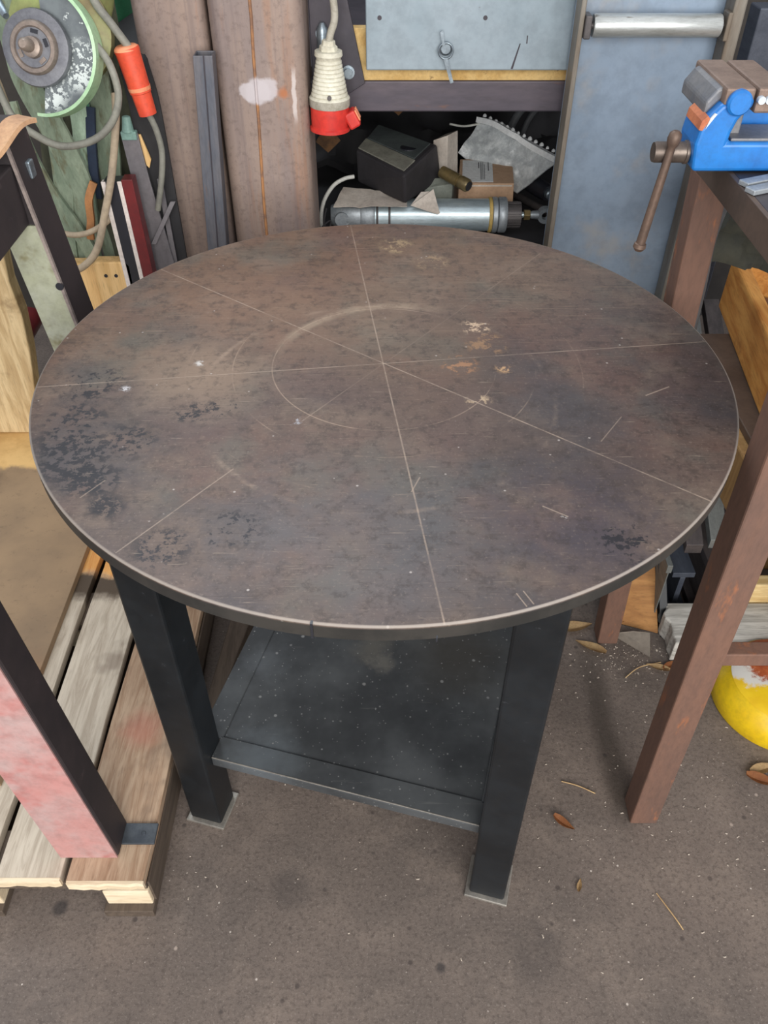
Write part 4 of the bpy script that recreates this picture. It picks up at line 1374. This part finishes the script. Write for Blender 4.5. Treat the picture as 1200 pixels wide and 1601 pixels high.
# ------------------------------------------------------------------ stuff under and behind the vise bench
st = thing('plate_stand', 'brown steel plate on timber bearers, carrying the orange crate', 'stand', (0.75, 1.25, 0))
g = G()
g.box((0.618, 0.98, 0.585), (1.25, 1.44, 0.60))
g.build('plate', 'plate_brown', st, 0.002)
g = G()
g.box((0.600, 1.00, 0.47), (0.66, 1.43, 0.585))
g.build('bearer', 'post_wood', st, 0.004)
for yy in (1.03, 1.36):
    g = G()
    g.box((0.90, yy, 0), (0.96, yy + 0.06, 0.585))
    g.build('post', 'post_wood', st, 0.003)
g = G()
g.box((1.15, 1.0, 0.515), (1.21, 1.43, 0.585))
g.build('bearer', 'post_wood', st, 0.004)
for yy in (1.03, 1.36):
    g = G()
    g.box((1.15, yy, 0), (1.21, yy + 0.06, 0.515))
    g.build('post', 'post_wood', st, 0.003)
cr = thing('wooden_crate', 'orange brown open wooden crate on the steel plate under the rusty bench', 'crate', (0.8, 1.3, 0.60))
Q = Matrix.Translation((0.70, 1.55, 0.6003)) @ Matrix.Rotation(R(-6.8), 4, 'Z')
Hc = 0.112
L_ = 0.64
for nm, lo, hi, mt in (('side_wall', (0, -L_, 0), (0.026, 0, Hc), 'orange_wood'), ('end_wall', (0.026, -0.026, 0), (0.40, 0, Hc), 'orange_wood'), ('side_wall', (0.40, -L_, 0), (0.426, 0, Hc), 'orange_wood'),
                       ('end_wall', (0.026, -L_, 0), (0.40, -L_ + 0.026, Hc), 'orange_wood'), ('bottom', (0.026, -L_ + 0.026, 0.0), (0.40, -0.026, 0.012), 'crate_dark')):
    g = G()
    g.box(lo, hi, Q)
    g.build(nm, mt, cr, 0.006 if nm != 'bottom' else 0.001, seg=3)
g = G()
g.sheet([tuple(Q @ Vector(p)) for p in ((0.03, -0.6, 0.03), (0.396, -0.6, 0.03), (0.396, -0.04, 0.03), (0.03, -0.04, 0.03))], 16, 20, 0.02, 14, 0.01, 5)
tag(g.build('brown_rags', 'crate_dark', None, 0, True, loc=(0.85, 1.25, 0.61)), 'dark brown rags filling the orange wooden crate', 'cloth')

# steel stock lying on the floor along the depth direction
for k, (x, z0, w_, h_, mt, y0, y1, lab) in enumerate((
        (0.600, 0.0, 0.012, 0.19, 'steel_pale', 1.19, 1.36, 'pale upright flat steel strip at the left of the stock pile'),
        (0.640, 0.0, 0.05, 0.12, 'steel_blue', 1.235, 1.36, 'blue grey square steel bar, lowest of the stock pile'),
        (0.700, 0.0, 0.05, 0.17, 'steel_dark', 1.20, 1.36, 'dark brown deep steel profile in the stock pile'),
        (0.760, 0.0, 0.04, 0.20, 'steel_dark', 1.22, 1.36, 'tallest dark steel profile at the right of the stock pile'))):
    g = G()
    m = rotz(R(0), (x, 0, 0))
    yy1 = y1
    g.box((0, y0, z0), (w_, yy1, z0 + h_ * 0.12), m)
    g.box((0, y0, z0 + h_ * 0.88), (w_, yy1, z0 + h_), m)
    g.box((w_ * 0.38, y0, z0 + h_ * 0.12), (w_ * 0.62, yy1, z0 + h_ * 0.88), m)
    tag(g.build('steel_profile', mt, None, 0.001, loc=(x, y0, z0)), lab, 'profile', 'steel profiles stacked under the rusty bench')
pw = [((0.66, 1.75, 0.52), (0.655, 1.215, 0.215), 'steel_dark', 'left of the leaning dark steel bars above the stock pile'), ((0.72, 1.75, 0.50), (0.705, 1.22, 0.225), 'steel_pale', 'middle of the leaning bars above the stock pile, paler than the others'),
      ((0.77, 1.75, 0.50), (0.76, 1.22, 0.24), 'steel_dark', 'right of the leaning dark steel bars above the stock pile')]
for a_, b_, mt, lab in pw:
    g = G()
    a_, b_ = Vector(a_), Vector(b_)
    dd = (a_ - b_)
    g.prism([b_ + Vector((-.018, 0, -.012)), b_ + Vector((.018, 0, -.012)), b_ + Vector((.018, 0, .012)), b_ + Vector((-.018, 0, .012))], dd)
    tag(g.build('steel_bar', mt, None, 0.001, loc=tuple(b_)), lab, 'bar', 'leaning steel bars')
# weathered timber
g = G()
ring = []
random.seed(3)
L0 = [(0.615 + random.uniform(0, .014), 1.085 + 0.115 * i / 8) for i in range(9)]
g.prism([(x, y, 0.0) for x, y in L0] + [(1.3, 1.2, 0.0), (1.3, 1.085, 0.0)], (0, 0, 0.062))
tag(g.build('weathered_timber', 'grey_wood', None, 0.004, loc=(0.62, 1.085, 0)), 'silver grey weathered timber lying on the floor under the rusty bench', 'timber')
g = G()
g.box((0.80, 1.203, 0.0), (1.3, 1.235, 0.115))
tag(g.build('pine_offcut', 'yellow_wood', None, 0.003, loc=(0.80, 1.2, 0)), 'yellowish pine offcut lying behind the weathered grey timber', 'timber')
# orange board leaning with dark angle
g = G()
g.prism([(0.50, 1.20, 0.001), (0.615, 1.16, 0.001), (0.60, 1.28, 0.16), (0.50, 1.30, 0.16)], (0.0, 0.014, 0.004))
tag(g.build('orange_board', 'ochre_wood', None, 0.002, loc=(0.55, 1.2, 0)), 'orange brown board leaning behind the rear leg of the rusty bench', 'board')
g = G()
g.prism([(0.618, 1.150, 0.0), (0.636, 1.150, 0.0), (0.612, 1.29, 0.22), (0.594, 1.29, 0.22)], (0.004, 0.02, 0.0))
tag(g.build('dark_angle', 'black_steel', None, 0.001, loc=(0.62, 1.15, 0)), 'dark steel angle leaning along the right edge of the orange board', 'angle')
# broken fibreboard piece, debris
g = G()
g.prism([(0.508, 1.158, 0.002), (0.579, 1.092, 0.004), (0.588, 1.145, 0.02), (0.552, 1.150, 0.02)], (0, 0, 0.004))
tag(g.build('fibreboard_scrap', 'slate', None, 0.0005, loc=(0.55, 1.12, 0)), 'triangular grey fibreboard scrap on the floor by the rear bench leg', 'scrap')
# yellow weight
yw = thing('yellow_weight', 'yellow round weight with a rusty top, on the floor under the rusty bench', 'weight', (0.815, 1.0, 0))
g = G()
g.lathe([(0, .128), (.06, .131), (.45, .129), (.75, .121), (1, .104)], (0.815, 0.985, 0.0), (0.815, 0.985, 0.07), 56)
g.build('shell', 'yellow', yw, 0, True)
g = G()
g.lathe([(0, .106), (.4, .098), (.8, .07), (1, .03)], (0.815, 0.985, 0.0695), (0.815, 0.985, 0.082), 48)
g.build('worn_top', 'yellow_rust', yw, 0, True)['label'] = 'rusty worn crown'


def leaf(p, s_, a, mt, label, curl=0.35, name='dry_leaf', group='dry leaves on the floor'):
    g = G()
    b = g.b
    n = 7
    rows = []
    for i in range(n):
        t = i / (n - 1)
        wd = math.sin(math.pi * (0.08 + 0.9 * t) ** 0.8) * 0.36 * s_
        x = (t - 0.5) * 2 * s_
        zc = 0.0018 + curl * s_ * (t - 0.5) ** 2 * 1.6
        rows.append([b.verts.new((x, -wd, zc + wd * 0.5 + 0.001)), b.verts.new((x, 0, zc)), b.verts.new((x, wd, zc + wd * 0.7 + 0.001))])
    for r0, r1 in zip(rows, rows[1:]):
        for k in range(2):
            b.faces.new((r0[k], r1[k], r1[k + 1], r0[k + 1]))
    bmesh.ops.solidify(b, geom=b.faces[:], thickness=-0.0006)
    mtx = rotz(a, p)
    for v in b.verts:
        v.co = mtx @ v.co
    return tag(g.build(name, mt, None, 0, True, loc=p), label, 'leaf', group)


leaf((0.33, 0.715, 0), 0.022, R(-40), 'leaf', 'narrow curled brown leaf on the floor right of the front table leg', 0.8)
leaf((0.725, 0.80, 0), 0.032, R(-20), 'leaf', 'orange brown leaf on the floor near the right picture edge', 0.6)
leaf((0.735, 0.825, 0), 0.03, R(15), 'leaf_pale', 'pale leaf just behind the orange brown leaf near the right picture edge', 0.4)
leaf((0.548, 1.205, 0.002), 0.018, R(60), 'leaf', 'small orange leaf on the floor behind the fibreboard scrap', 0.5)
leaf((0.339, 0.603, 0), 0.012, R(70), 'leaf_pale', 'tiny pale leaf on the floor right of the front foot plate', 0.5)
leaf((0.455, 1.12, 0.0), 0.035, R(150), 'leaf_pale', 'pale leaf left of the rear bench leg, nearest to the table', 0.3)
leaf((0.43, 1.175, 0.0), 0.04, R(10), 'leaf_pale', 'large pale leaf behind the others, left of the rear bench leg', 0.5)
leaf((0.59, 1.065, 0.0), 0.025, R(160), 'leaf_pale', 'pale shrivelled leaf in front of the weathered timber', 0.4)
leaf((0.62, 1.072, 0.0), 0.022, R(30), 'leaf', 'brown shrivelled leaf in front of the weathered timber', 0.4)

# grit on the floor
random.seed(11)
g = G()
for i in range(420):
    cl = random.random()
    if cl < 0.3:
        x, y = random.gauss(0.52, 0.05), random.gauss(1.09, 0.035)
    elif cl < 0.6:
        x, y = random.uniform(0.22, 0.8), random.uniform(0.5, 1.1)
    else:
        x, y = random.uniform(-0.35, 0.75), random.uniform(0.42, 0.85)
    if -0.39 < x < -0.2 and 0.66 < y < 0.85:
        continue
    s_ = random.uniform(0.0006, 0.0015)
    m = rotz(random.uniform(0, 6.28), (x, y, 0))
    l_ = s_ * random.choice((1, 1, 1.3, 1.6, 2.5))
    g.hull([m @ Vector(p) for p in ((-l_, -s_, 0), (l_, -s_ * .6, 0), (l_ * .7, s_, 0), (-l_ * .8, s_ * .7, 0))],
           [m @ Vector(p) for p in ((-l_ * .6, -s_ * .5, s_), (l_ * .6, -s_ * .3, s_ * .8), (l_ * .4, s_ * .5, s_), (-l_ * .5, s_ * .4, s_ * .7))])
o = g.build('floor_grit', 'chip')
o['kind'] = 'stuff'
tag(o, 'pale grit and metal chips scattered over the floor', 'grit')
for k, (pts, lab) in enumerate((([(0.34, 0.80, 0.002), (0.37, 0.79, 0.003), (0.40, 0.775, 0.002)], 'thin straw right of the front table leg, nearer the table'),
                                ([(0.47, 0.59, 0.002), (0.49, 0.55, 0.004), (0.50, 0.53, 0.002)], 'thin straw in front of the rusty bench leg'),
                                ([(0.515, 1.04, 0.003), (0.55, 1.065, 0.006), (0.60, 1.08, 0.003)], 'thin straw lying by the rear bench leg'))):
    g = G()
    g.sweep(pts, 0.0011, 6)
    tag(g.build('straw', 'leaf_pale', None, 0, True, loc=pts[0]), lab, 'straw', 'straws on the floor')

# ------------------------------------------------------------------ upper right background
g = G()
g.box((0.742, 1.85, 0.0), (0.80, 1.91, 1.085))
g2 = g.build('steel_upright', 'steel_blue', None, 0.003, loc=(0.77, 1.88, 0))
tag(g2, 'dark blue grey steel upright behind the vise at the right edge', 'upright')
g = G()
g.box((0.66, 1.98, 0.0), (0.735, 2.04, 1.30))
tag(g.build('black_upright', 'black_steel', None, 0.003, loc=(0.70, 2.0, 0)), 'black steel upright between the roller frame and the blue grey upright', 'upright')
pr_ = thing('pine_rail', 'pale pine rail end right of the blue grey upright behind the vise', 'rail', (1.1, 1.87, 0))
g = G()
g.box((0.804, 1.84, 0.915), (1.6, 1.9, 0.985))
g.build('rail', 'tan_wood', pr_, 0.003)
g = G()
g.box((1.52, 1.84, 0), (1.58, 1.9, 0.915))
g.build('post', 'tan_wood', pr_, 0.003)
g = G()
g.sweep([(0.545, 1.30, 0.95), (0.545, 1.32, 0.85), (0.56, 1.34, 0.75), (0.575, 1.36, 0.605)], 0.014, 14)
tag(g.build('grey_hose', 'dark_cable', None, 0, True, loc=(0.575, 1.36, 0.6)), 'dark hose hanging behind the rear bench leg', 'hose')
g = G()
g.sheet([(0.56, 1.36, 0.8), (0.70, 1.40, 0.76), (0.72, 1.41, 0.9), (0.60, 1.38, 0.93)], 12, 12, 0.05, 16, 0.02, 9.0)
tag(g.build('rag_bundle', 'rag', None, 0, True, loc=(0.64, 1.38, 0.76)), 'dark olive rag bunched behind the orange crate', 'cloth')

# ------------------------------------------------------------------ upper left: hanging slings, grinder, cables
rk = thing('hanging_rail', 'steel rail above the picture carrying the green slings', 'rail', (-0.56, 1.62, 1.36))
g = G()
g.cyl((-1.4, 1.63, 1.36), (-0.445, 1.63, 1.36), 0.012, seg=16)
g.build('bar', 'dark_metal', rk, 0, True)
for x in (-1.38,):
    g = G()
    g.box((x - 0.02, 1.62, 0.0), (x + 0.02, 1.66, 1.36))
    g.build('post', 'dark_metal', rk, 0.002)
slg = [
    ('sling', [(-0.66, 1.60, 1.355), (-0.635, 1.58, 1.10), (-0.625, 1.56, 1.03), (-0.590, 1.55, 0.93), (-0.578, 1.56, 0.84), (-0.60, 1.575, 0.72), (-0.62, 1.58, 0.62)], (0.026, 0.003), 'wide green sling behind the grinder, curving down from the upper left'),
    ('sling_dark', [(-0.60, 1.62, 1.355), (-0.585, 1.60, 1.03), (-0.575, 1.60, 0.92), (-0.60, 1.60, 0.80), (-0.61, 1.61, 0.60)], (0.022, 0.003), 'dark olive sling hanging behind the cable loop'),
    ('sling', [(-0.675, 1.58, 0.99), (-0.665, 1.57, 0.92), (-0.64, 1.56, 0.84), (-0.605, 1.56, 0.76), (-0.578, 1.57, 0.66)], (0.015, 0.003), 'green sling running diagonally beside the black trestle leg'),
    ('sling_light', [(-0.56, 1.60, 1.355), (-0.555, 1.585, 1.0), (-0.570, 1.58, 0.88), (-0.590, 1.58, 0.77), (-0.595, 1.58, 0.60)], (0.016, 0.003), 'pale green sling hanging straight in the middle of the bundle'),
    ('sling', [(-0.51, 1.62, 1.355), (-0.515, 1.60, 0.98), (-0.525, 1.59, 0.86), (-0.55, 1.585, 0.76), (-0.555, 1.59, 0.60)], (0.021, 0.003), 'green sling hanging at the right of the bundle'),
    ('sling_blue', [(-0.533, 1.585, 0.98), (-0.541, 1.570, 0.92), (-0.549, 1.566, 0.86), (-0.553, 1.571, 0.82)], (0.0085, 0.003), 'short navy blue strap in the middle of the green slings'),
    ('sling_dark', [(-0.62, 1.63, 1.355), (-0.62, 1.625, 0.98), (-0.635, 1.62, 0.84), (-0.65, 1.62, 0.58)], (0.03, 0.003), 'dark olive sling at the back left of the bundle'),
    ('sling_light', [(-0.53, 1.64, 1.355), (-0.535, 1.63, 1.0), (-0.548, 1.625, 0.86), (-0.575, 1.62, 0.60)], (0.012, 0.003), 'narrow pale green sling behind the navy strap'),
    ('sling_dark', [(-0.49, 1.64, 1.355), (-0.49, 1.635, 1.0), (-0.50, 1.63, 0.88), (-0.52, 1.63, 0.60)], (0.022, 0.003), 'dark olive sling at the back right of the bundle'),
    ('sling', [(-0.64, 1.61, 1.355), (-0.605, 1.575, 1.1), (-0.60, 1.565, 0.95), (-0.61, 1.565, 0.85), (-0.635, 1.575, 0.74), (-0.65, 1.58, 0.62)], (0.018, 0.004), 'green sling behind the wide one, at the left of the bundle'),
    ('sling_dark', [(-0.55, 1.615, 1.355), (-0.558, 1.60, 1.0), (-0.560, 1.59, 0.88), (-0.545, 1.585, 0.76), (-0.53, 1.585, 0.62)], (0.013, 0.004), 'olive sling just left of the striped profile, behind the beige cables'),
]
for mt, pts, fl, lab in slg:
    g = G()
    g.sweep(pts, 0, flat=fl, up=(0.15, 1, 0.1), smooth=8)
    tag(g.build('lifting_sling', mt, None, 0, True, loc=pts[-1]), lab, 'sling', 'green lifting slings hanging behind the grinder')
g = G()
g.sweep([(-0.545, 1.545, 0.86), (-0.560, 1.54, 0.83), (-0.566, 1.54, 0.79), (-0.573, 1.538, 0.765), (-0.575, 1.54, 0.752)], 0, flat=(0.007, 0.003), up=(0.1, 1, 0.1))
tag(g.build('leather_tag', 'tag', None, 0, True, loc=(-0.57, 1.54, 0.75)), 'brown leather tag hanging in front of the green slings', 'tag')

# angle grinder
gr = thing('angle_grinder', 'large angle grinder without disc, guard facing out, hanging at the upper left', 'grinder', (-0.56, 1.52, 0.99))
C0 = Vector((-0.560, 1.505, 1.088))
nx = Vector((-0.10, -0.94, 0.32)).normalized()     # disc axis, towards the viewer
ux = Vector((1, 0, 0))
ux = (ux - nx * ux.dot(nx)).normalized()
uy = nx.cross(ux)
if uy.z < 0:
    uy = -uy


def gp(a, r, h):
    return C0 + (ux * math.cos(a) + uy * math.sin(a)) * r + nx * h


g = G()
gi = G()
a0, a1 = R(-100), R(88)
NA = 44
RG = 0.098
b = g.b
outer = []
for i in range(NA + 1):
    a = a0 + (a1 - a0) * i / NA
    outer.append([b.verts.new(gp(a, RG - 0.004, -0.002)), b.verts.new(gp(a, RG, -0.004)), b.verts.new(gp(a, RG, 0.026)), b.verts.new(gp(a, RG - 0.005, 0.027)), b.verts.new(gp(a, RG - 0.005, 0.0))])
for i in range(NA):
    for k in range(5):
        j = (k + 1) % 5
        b.faces.new((outer[i][k], outer[i][j], outer[i + 1][j], outer[i + 1][k]))
b.faces.new(outer[0])
b.faces.new(outer[-1][::-1])
gd = g.build('guard_rim', 'guard_rim', gr, 0, True)
g = gi
ringp = [gp(a0 + (a1 - a0) * i / NA, RG - 0.004, -0.003) for i in range(NA + 1)]
inner = [gp(a0 + (a1 - a0) * i / NA, 0.03, -0.003) for i in range(NA + 1)]
b = g.b
fa, fb2 = [b.verts.new(p) for p in ringp], [b.verts.new(p) for p in inner]
ga, gb = [b.verts.new(p + nx * 0.003) for p in ringp], [b.verts.new(p + nx * 0.003) for p in inner]
for i in range(NA):
    b.faces.new((ga[i], ga[i + 1], gb[i + 1], gb[i]))
    b.faces.new((fa[i + 1], fa[i], fb2[i], fb2[i + 1]))
    b.faces.new((fa[i], fa[i + 1], ga[i + 1], ga[i]))
    b.faces.new((fb2[i + 1], fb2[i], gb[i], gb[i + 1]))
b.faces.new((fa[0], ga[0], gb[0], fb2[0]))
b.faces.new((fa[-1], fb2[-1], gb[-1], ga[-1]))
g.build('guard_plate', 'guard_in', gr)
# shift hub towards the left as in the tilted guard
HC = C0 + ux * -0.008 + uy * 0.004


def hub(prof, name, mt, seg=40, off=Vector((0, 0, 0))):
    g = G()
    g.lathe(prof, HC + off, HC + off + nx, seg)
    return g.build(name, mt, gr, 0, True)


hub([(0.0, .055), (.010, .058), (.016, .056), (.0175, .046)], 'hub_plate', 'hub')
hub([(0.0175, .040), (.022, .040), (.026, .037), (.0262, .031), (.023, .029)], 'flange', 'hub_brown')
hub([(0.022, .029), (.0235, .029)], 'flange_face', 'hub')
hub([(0.0235, .0165), (.032, .0155), (.0335, .013)], 'lock_nut', 'hub_brown', 24)
hub([(0.0335, .0105), (.050, .0095), (.054, .006)], 'spindle', 'hub_brown', 18, ux * -0.002 + uy * 0.002)
for aa in (R(75), R(15), R(200), R(305)):
    g = G()
    p = HC + (ux * math.cos(aa) + uy * math.sin(aa)) * 0.0235 + nx * 0.0237
    t_ = (-ux * math.sin(aa) + uy * math.cos(aa))
    r_ = (ux * math.cos(aa) + uy * math.sin(aa))
    g.prism([p - t_ * .006 - r_ * .003, p + t_ * .006 - r_ * .003, p + t_ * .006 + r_ * .003, p - t_ * .006 + r_ * .003], nx * 0.0012)
    g.build('flange_slot', 'stripe_black' if aa < R(100) else 'hub_brown', gr)
g = G()
g.lathe([(0, .070), (.15, .088), (.6, .080), (1, .05)], C0 + ux * 0.022 + uy * 0.03 - nx * 0.006, C0 + ux * 0.022 + uy * 0.03 - nx * 0.08, 36)
g.build('gear_head', 'grinder_body', gr, 0, True)
g = G()
g.lathe([(0, .045), (.3, .05), (.7, .044), (1, .036)], C0 - nx * 0.07 + Vector((0.025, 0, 0.02)), C0 - nx * 0.09 + Vector((0.10, 0.03, 0.24)), 28)
g.build('motor_body', 'grinder_body', gr, 0, True)
g = G()
g.lathe([(0, .006), (.15, .008), (.8, .007), (1, .005)], (-0.615, 1.49, 1.175), (-0.586, 1.45, 1.150), 16)
g.build('side_handle', 'bolt', gr, 0, True)

# cables
g = G()
g.sweep([(-0.475, 1.53, 1.20), (-0.466, 1.52, 1.158), (-0.447, 1.52, 1.127), (-0.425, 1.52, 1.092)], 0.0068, 12)
oc = thing('orange_plug', 'orange red cable coupling hanging beside the left column', 'plug', (-0.42, 1.52, 0.98))
g.build('cable', 'grey_cable', oc, 0, True)
g = G()
g.lathe([(0, .013), (.01, .0205), (.05, .0215), (.09, .0205), (.10, .0205), (.66, .0185), (.67, .017), (1, .0155)], (-0.429, 1.52, 1.092), (-0.413, 1.52, 0.987), 32)
g.build('housing', 'plug_orange', oc, 0, True)
g = G()
g.lathe([(0, .0165), (.5, .0205), (1, .0215)], (-0.4293, 1.52, 1.094), (-0.4286, 1.52, 1.088), 32)
g.build('rim', 'plug_rim', oc, 0, True)
g = G()
g.lathe([(0, .0195), (1, .019)], (-0.4198, 1.52, 1.032), (-0.419, 1.52, 1.026), 32)
g.build('seam', 'plug_rim', oc, 0, True)
g = G()
g.sweep([(-0.413, 1.52, 0.99), (-0.405, 1.525, 0.96), (-0.403, 1.53, 0.92), (-0.413, 1.53, 0.87), (-0.433, 1.54, 0.81)], 0.0055, 12)
g.build('tail_cable', 'grey_cable', oc, 0, True)

g = G()
g.sweep([(-0.468, 1.49, 1.10), (-0.448, 1.475, 1.075), (-0.443, 1.47, 1.03), (-0.462, 1.465, 0.99), (-0.50, 1.462, 0.962), (-0.555, 1.46, 0.953), (-0.598, 1.462, 0.972), (-0.628, 1.465, 1.0), (-0.645, 1.475, 1.06), (-0.66, 1.49, 1.14)], 0.0062, 12)
tag(g.build('grey_cable', 'grey_cable', None, 0, True, loc=(-0.55, 1.46, 0.95)), 'grey cable hanging in a wide loop below the grinder guard', 'cable')
g = G()
g.sweep([(-0.463, 1.52, 1.02), (-0.466, 1.50, 0.98), (-0.488, 1.49, 0.90), (-0.515, 1.485, 0.83), (-0.545, 1.48, 0.76), (-0.575, 1.475, 0.728), (-0.61, 1.48, 0.71)], 0.0068, 12)
tag(g.build('grey_cable', 'beige_cable', None, 0, True, loc=(-0.5, 1.49, 0.71)), 'grey beige cable running down right of the green slings', 'cable')
g = G()
g.sweep([(-0.63, 1.50, 0.784), (-0.59, 1.505, 0.775), (-0.555, 1.505, 0.783), (-0.52, 1.51, 0.803), (-0.485, 1.53, 0.83)], 0.0055, 12)
tag(g.build('beige_cable', 'beige_cable', None, 0, True, loc=(-0.55, 1.5, 0.78)), 'short beige cable crossing level behind the long grey beige cable', 'cable')
g = G()
g.sweep([(-0.66, 1.50, 1.12), (-0.645, 1.49, 1.04), (-0.635, 1.485, 0.97), (-0.62, 1.49, 0.93)], 0.0052, 12)
tag(g.build('beige_cable', 'beige_cable', None, 0, True, loc=(-0.63, 1.49, 0.93)), 'beige cable coming straight down at the left edge above the trestle', 'cable')

# flat bar, clip, black webbing, glossy profile with painted reflections, thin grey bars
g = G()
g.sweep([(-0.475, 1.755, 1.09), (-0.455, 1.64, 1.05), (-0.432, 1.58, 0.98), (-0.43, 1.575, 0.80), (-0.43, 1.575, 0.66)], 0, flat=(0.028, 0.003))
tag(g.build('black_strap', 'clutter', None, 0, True, loc=(-0.43, 1.575, 0.66)), 'wide black strap hanging between the slings and the left column', 'strap')
fb = thing('grey_flat_bar', 'grey flat bar with a turquoise clip, behind the striped profile', 'bar', (-0.45, 1.55, 0.66))
g = G()
g.prism([(-0.478, 1.55, 0.945), (-0.447, 1.55, 0.945), (-0.441, 1.55, 0.86), (-0.424, 1.55, 0.7), (-0.424, 1.55, 0), (-0.46, 1.55, 0), (-0.474, 1.55, 0.86)], (0, 0.006, 0))
g.build('bar', 'grey_strip', fb, 0.001)
g = G()
g.box((-0.476, 1.544, 0.935), (-0.448, 1.558, 0.95))
g.lathe([(0, .011), (1, .007)], (-0.463, 1.55, 0.948), (-0.461, 1.55, 0.975), 14)
g.build('clip', 'turq', fb, 0.002)
g = G()
g.prism([(-0.462, 1.585, 0.94), (-0.445, 1.585, 0.94), (-0.434, 1.585, 0.895), (-0.44, 1.585, 0.88), (-0.457, 1.585, 0.90)], (0.0, 0.006, 0))
g2 = g.build('yellow_tag', 'tan_wood', None, 0.001, loc=(-0.445, 1.565, 0.88))
g2.location.y -= 0.025
tag(g2, 'small yellow tag in front of the black strap beside the left column', 'tag')

sp = thing('glossy_profile', 'leaning glossy profile with reflections painted as black, white and dark red stripes behind the table', 'profile', (-0.46, 1.5, 0))  # coloured strips stand in for reflections in its glossy surface
SPM = Matrix.Translation((-0.468, 1.5, 0.0)) @ Matrix.Rotation(R(-1.0), 4, 'Y')
g = G()
ZT = 0.878


def sbox(x0, x1, y0, y1, name, mt, z1=ZT):
    g = G()
    g.box((x0 - 0.008, y0, 0), (x1 - 0.008, y1, z1), SPM)
    g.build(name, mt, sp, 0.001)


sbox(-0.022, 0.024, 0.0, 0.03, 'core', 'stripe_black')
sbox(-0.025, -0.0165, -0.0015, 0.012, 'white_stripe', 'stripe_white')
sbox(0.0045, 0.0125, -0.0015, 0.004, 'white_stripe', 'stripe_white')
sbox(0.0125, 0.033, -0.001, 0.028, 'red_face', 'stripe_red', ZT + 0.003)

for k, (pa, pb, lab) in enumerate((((-0.425, 1.56, 0.86), (-0.418, 1.545, 0.0), 'thin grey steel strip standing right of the striped profile'), ((-0.405, 1.552, 0.82), (-0.455, 1.54, 0.74), 'short grey strip crossing behind the thin strip beside the left column'))):
    g = G()
    pa, pb = Vector(pa), Vector(pb)
    g.prism([pb + Vector((-.005, 0, 0)), pb + Vector((.005, 0, 0)), pb + Vector((.005, .004, 0)), pb + Vector((-.005, .004, 0))], pa - pb)
    tag(g.build('steel_strip', 'grey_strip', None, 0.0005, loc=tuple(pb)), lab, 'strip', 'thin grey steel strips')
# green gas bottle behind
gb_ = thing('green_bottle', 'dark green gas bottle behind the orange coupling', 'bottle', (-0.5, 1.9, 0))
g = G()
g.lathe([(0, .075), (.01, .08), (.86, .08), (.93, .07), (.97, .05), (1, .03)], (-0.545, 1.84, 0), (-0.545, 1.84, 1.42), 36)
g.build('shell', 'green', gb_, 0, True)
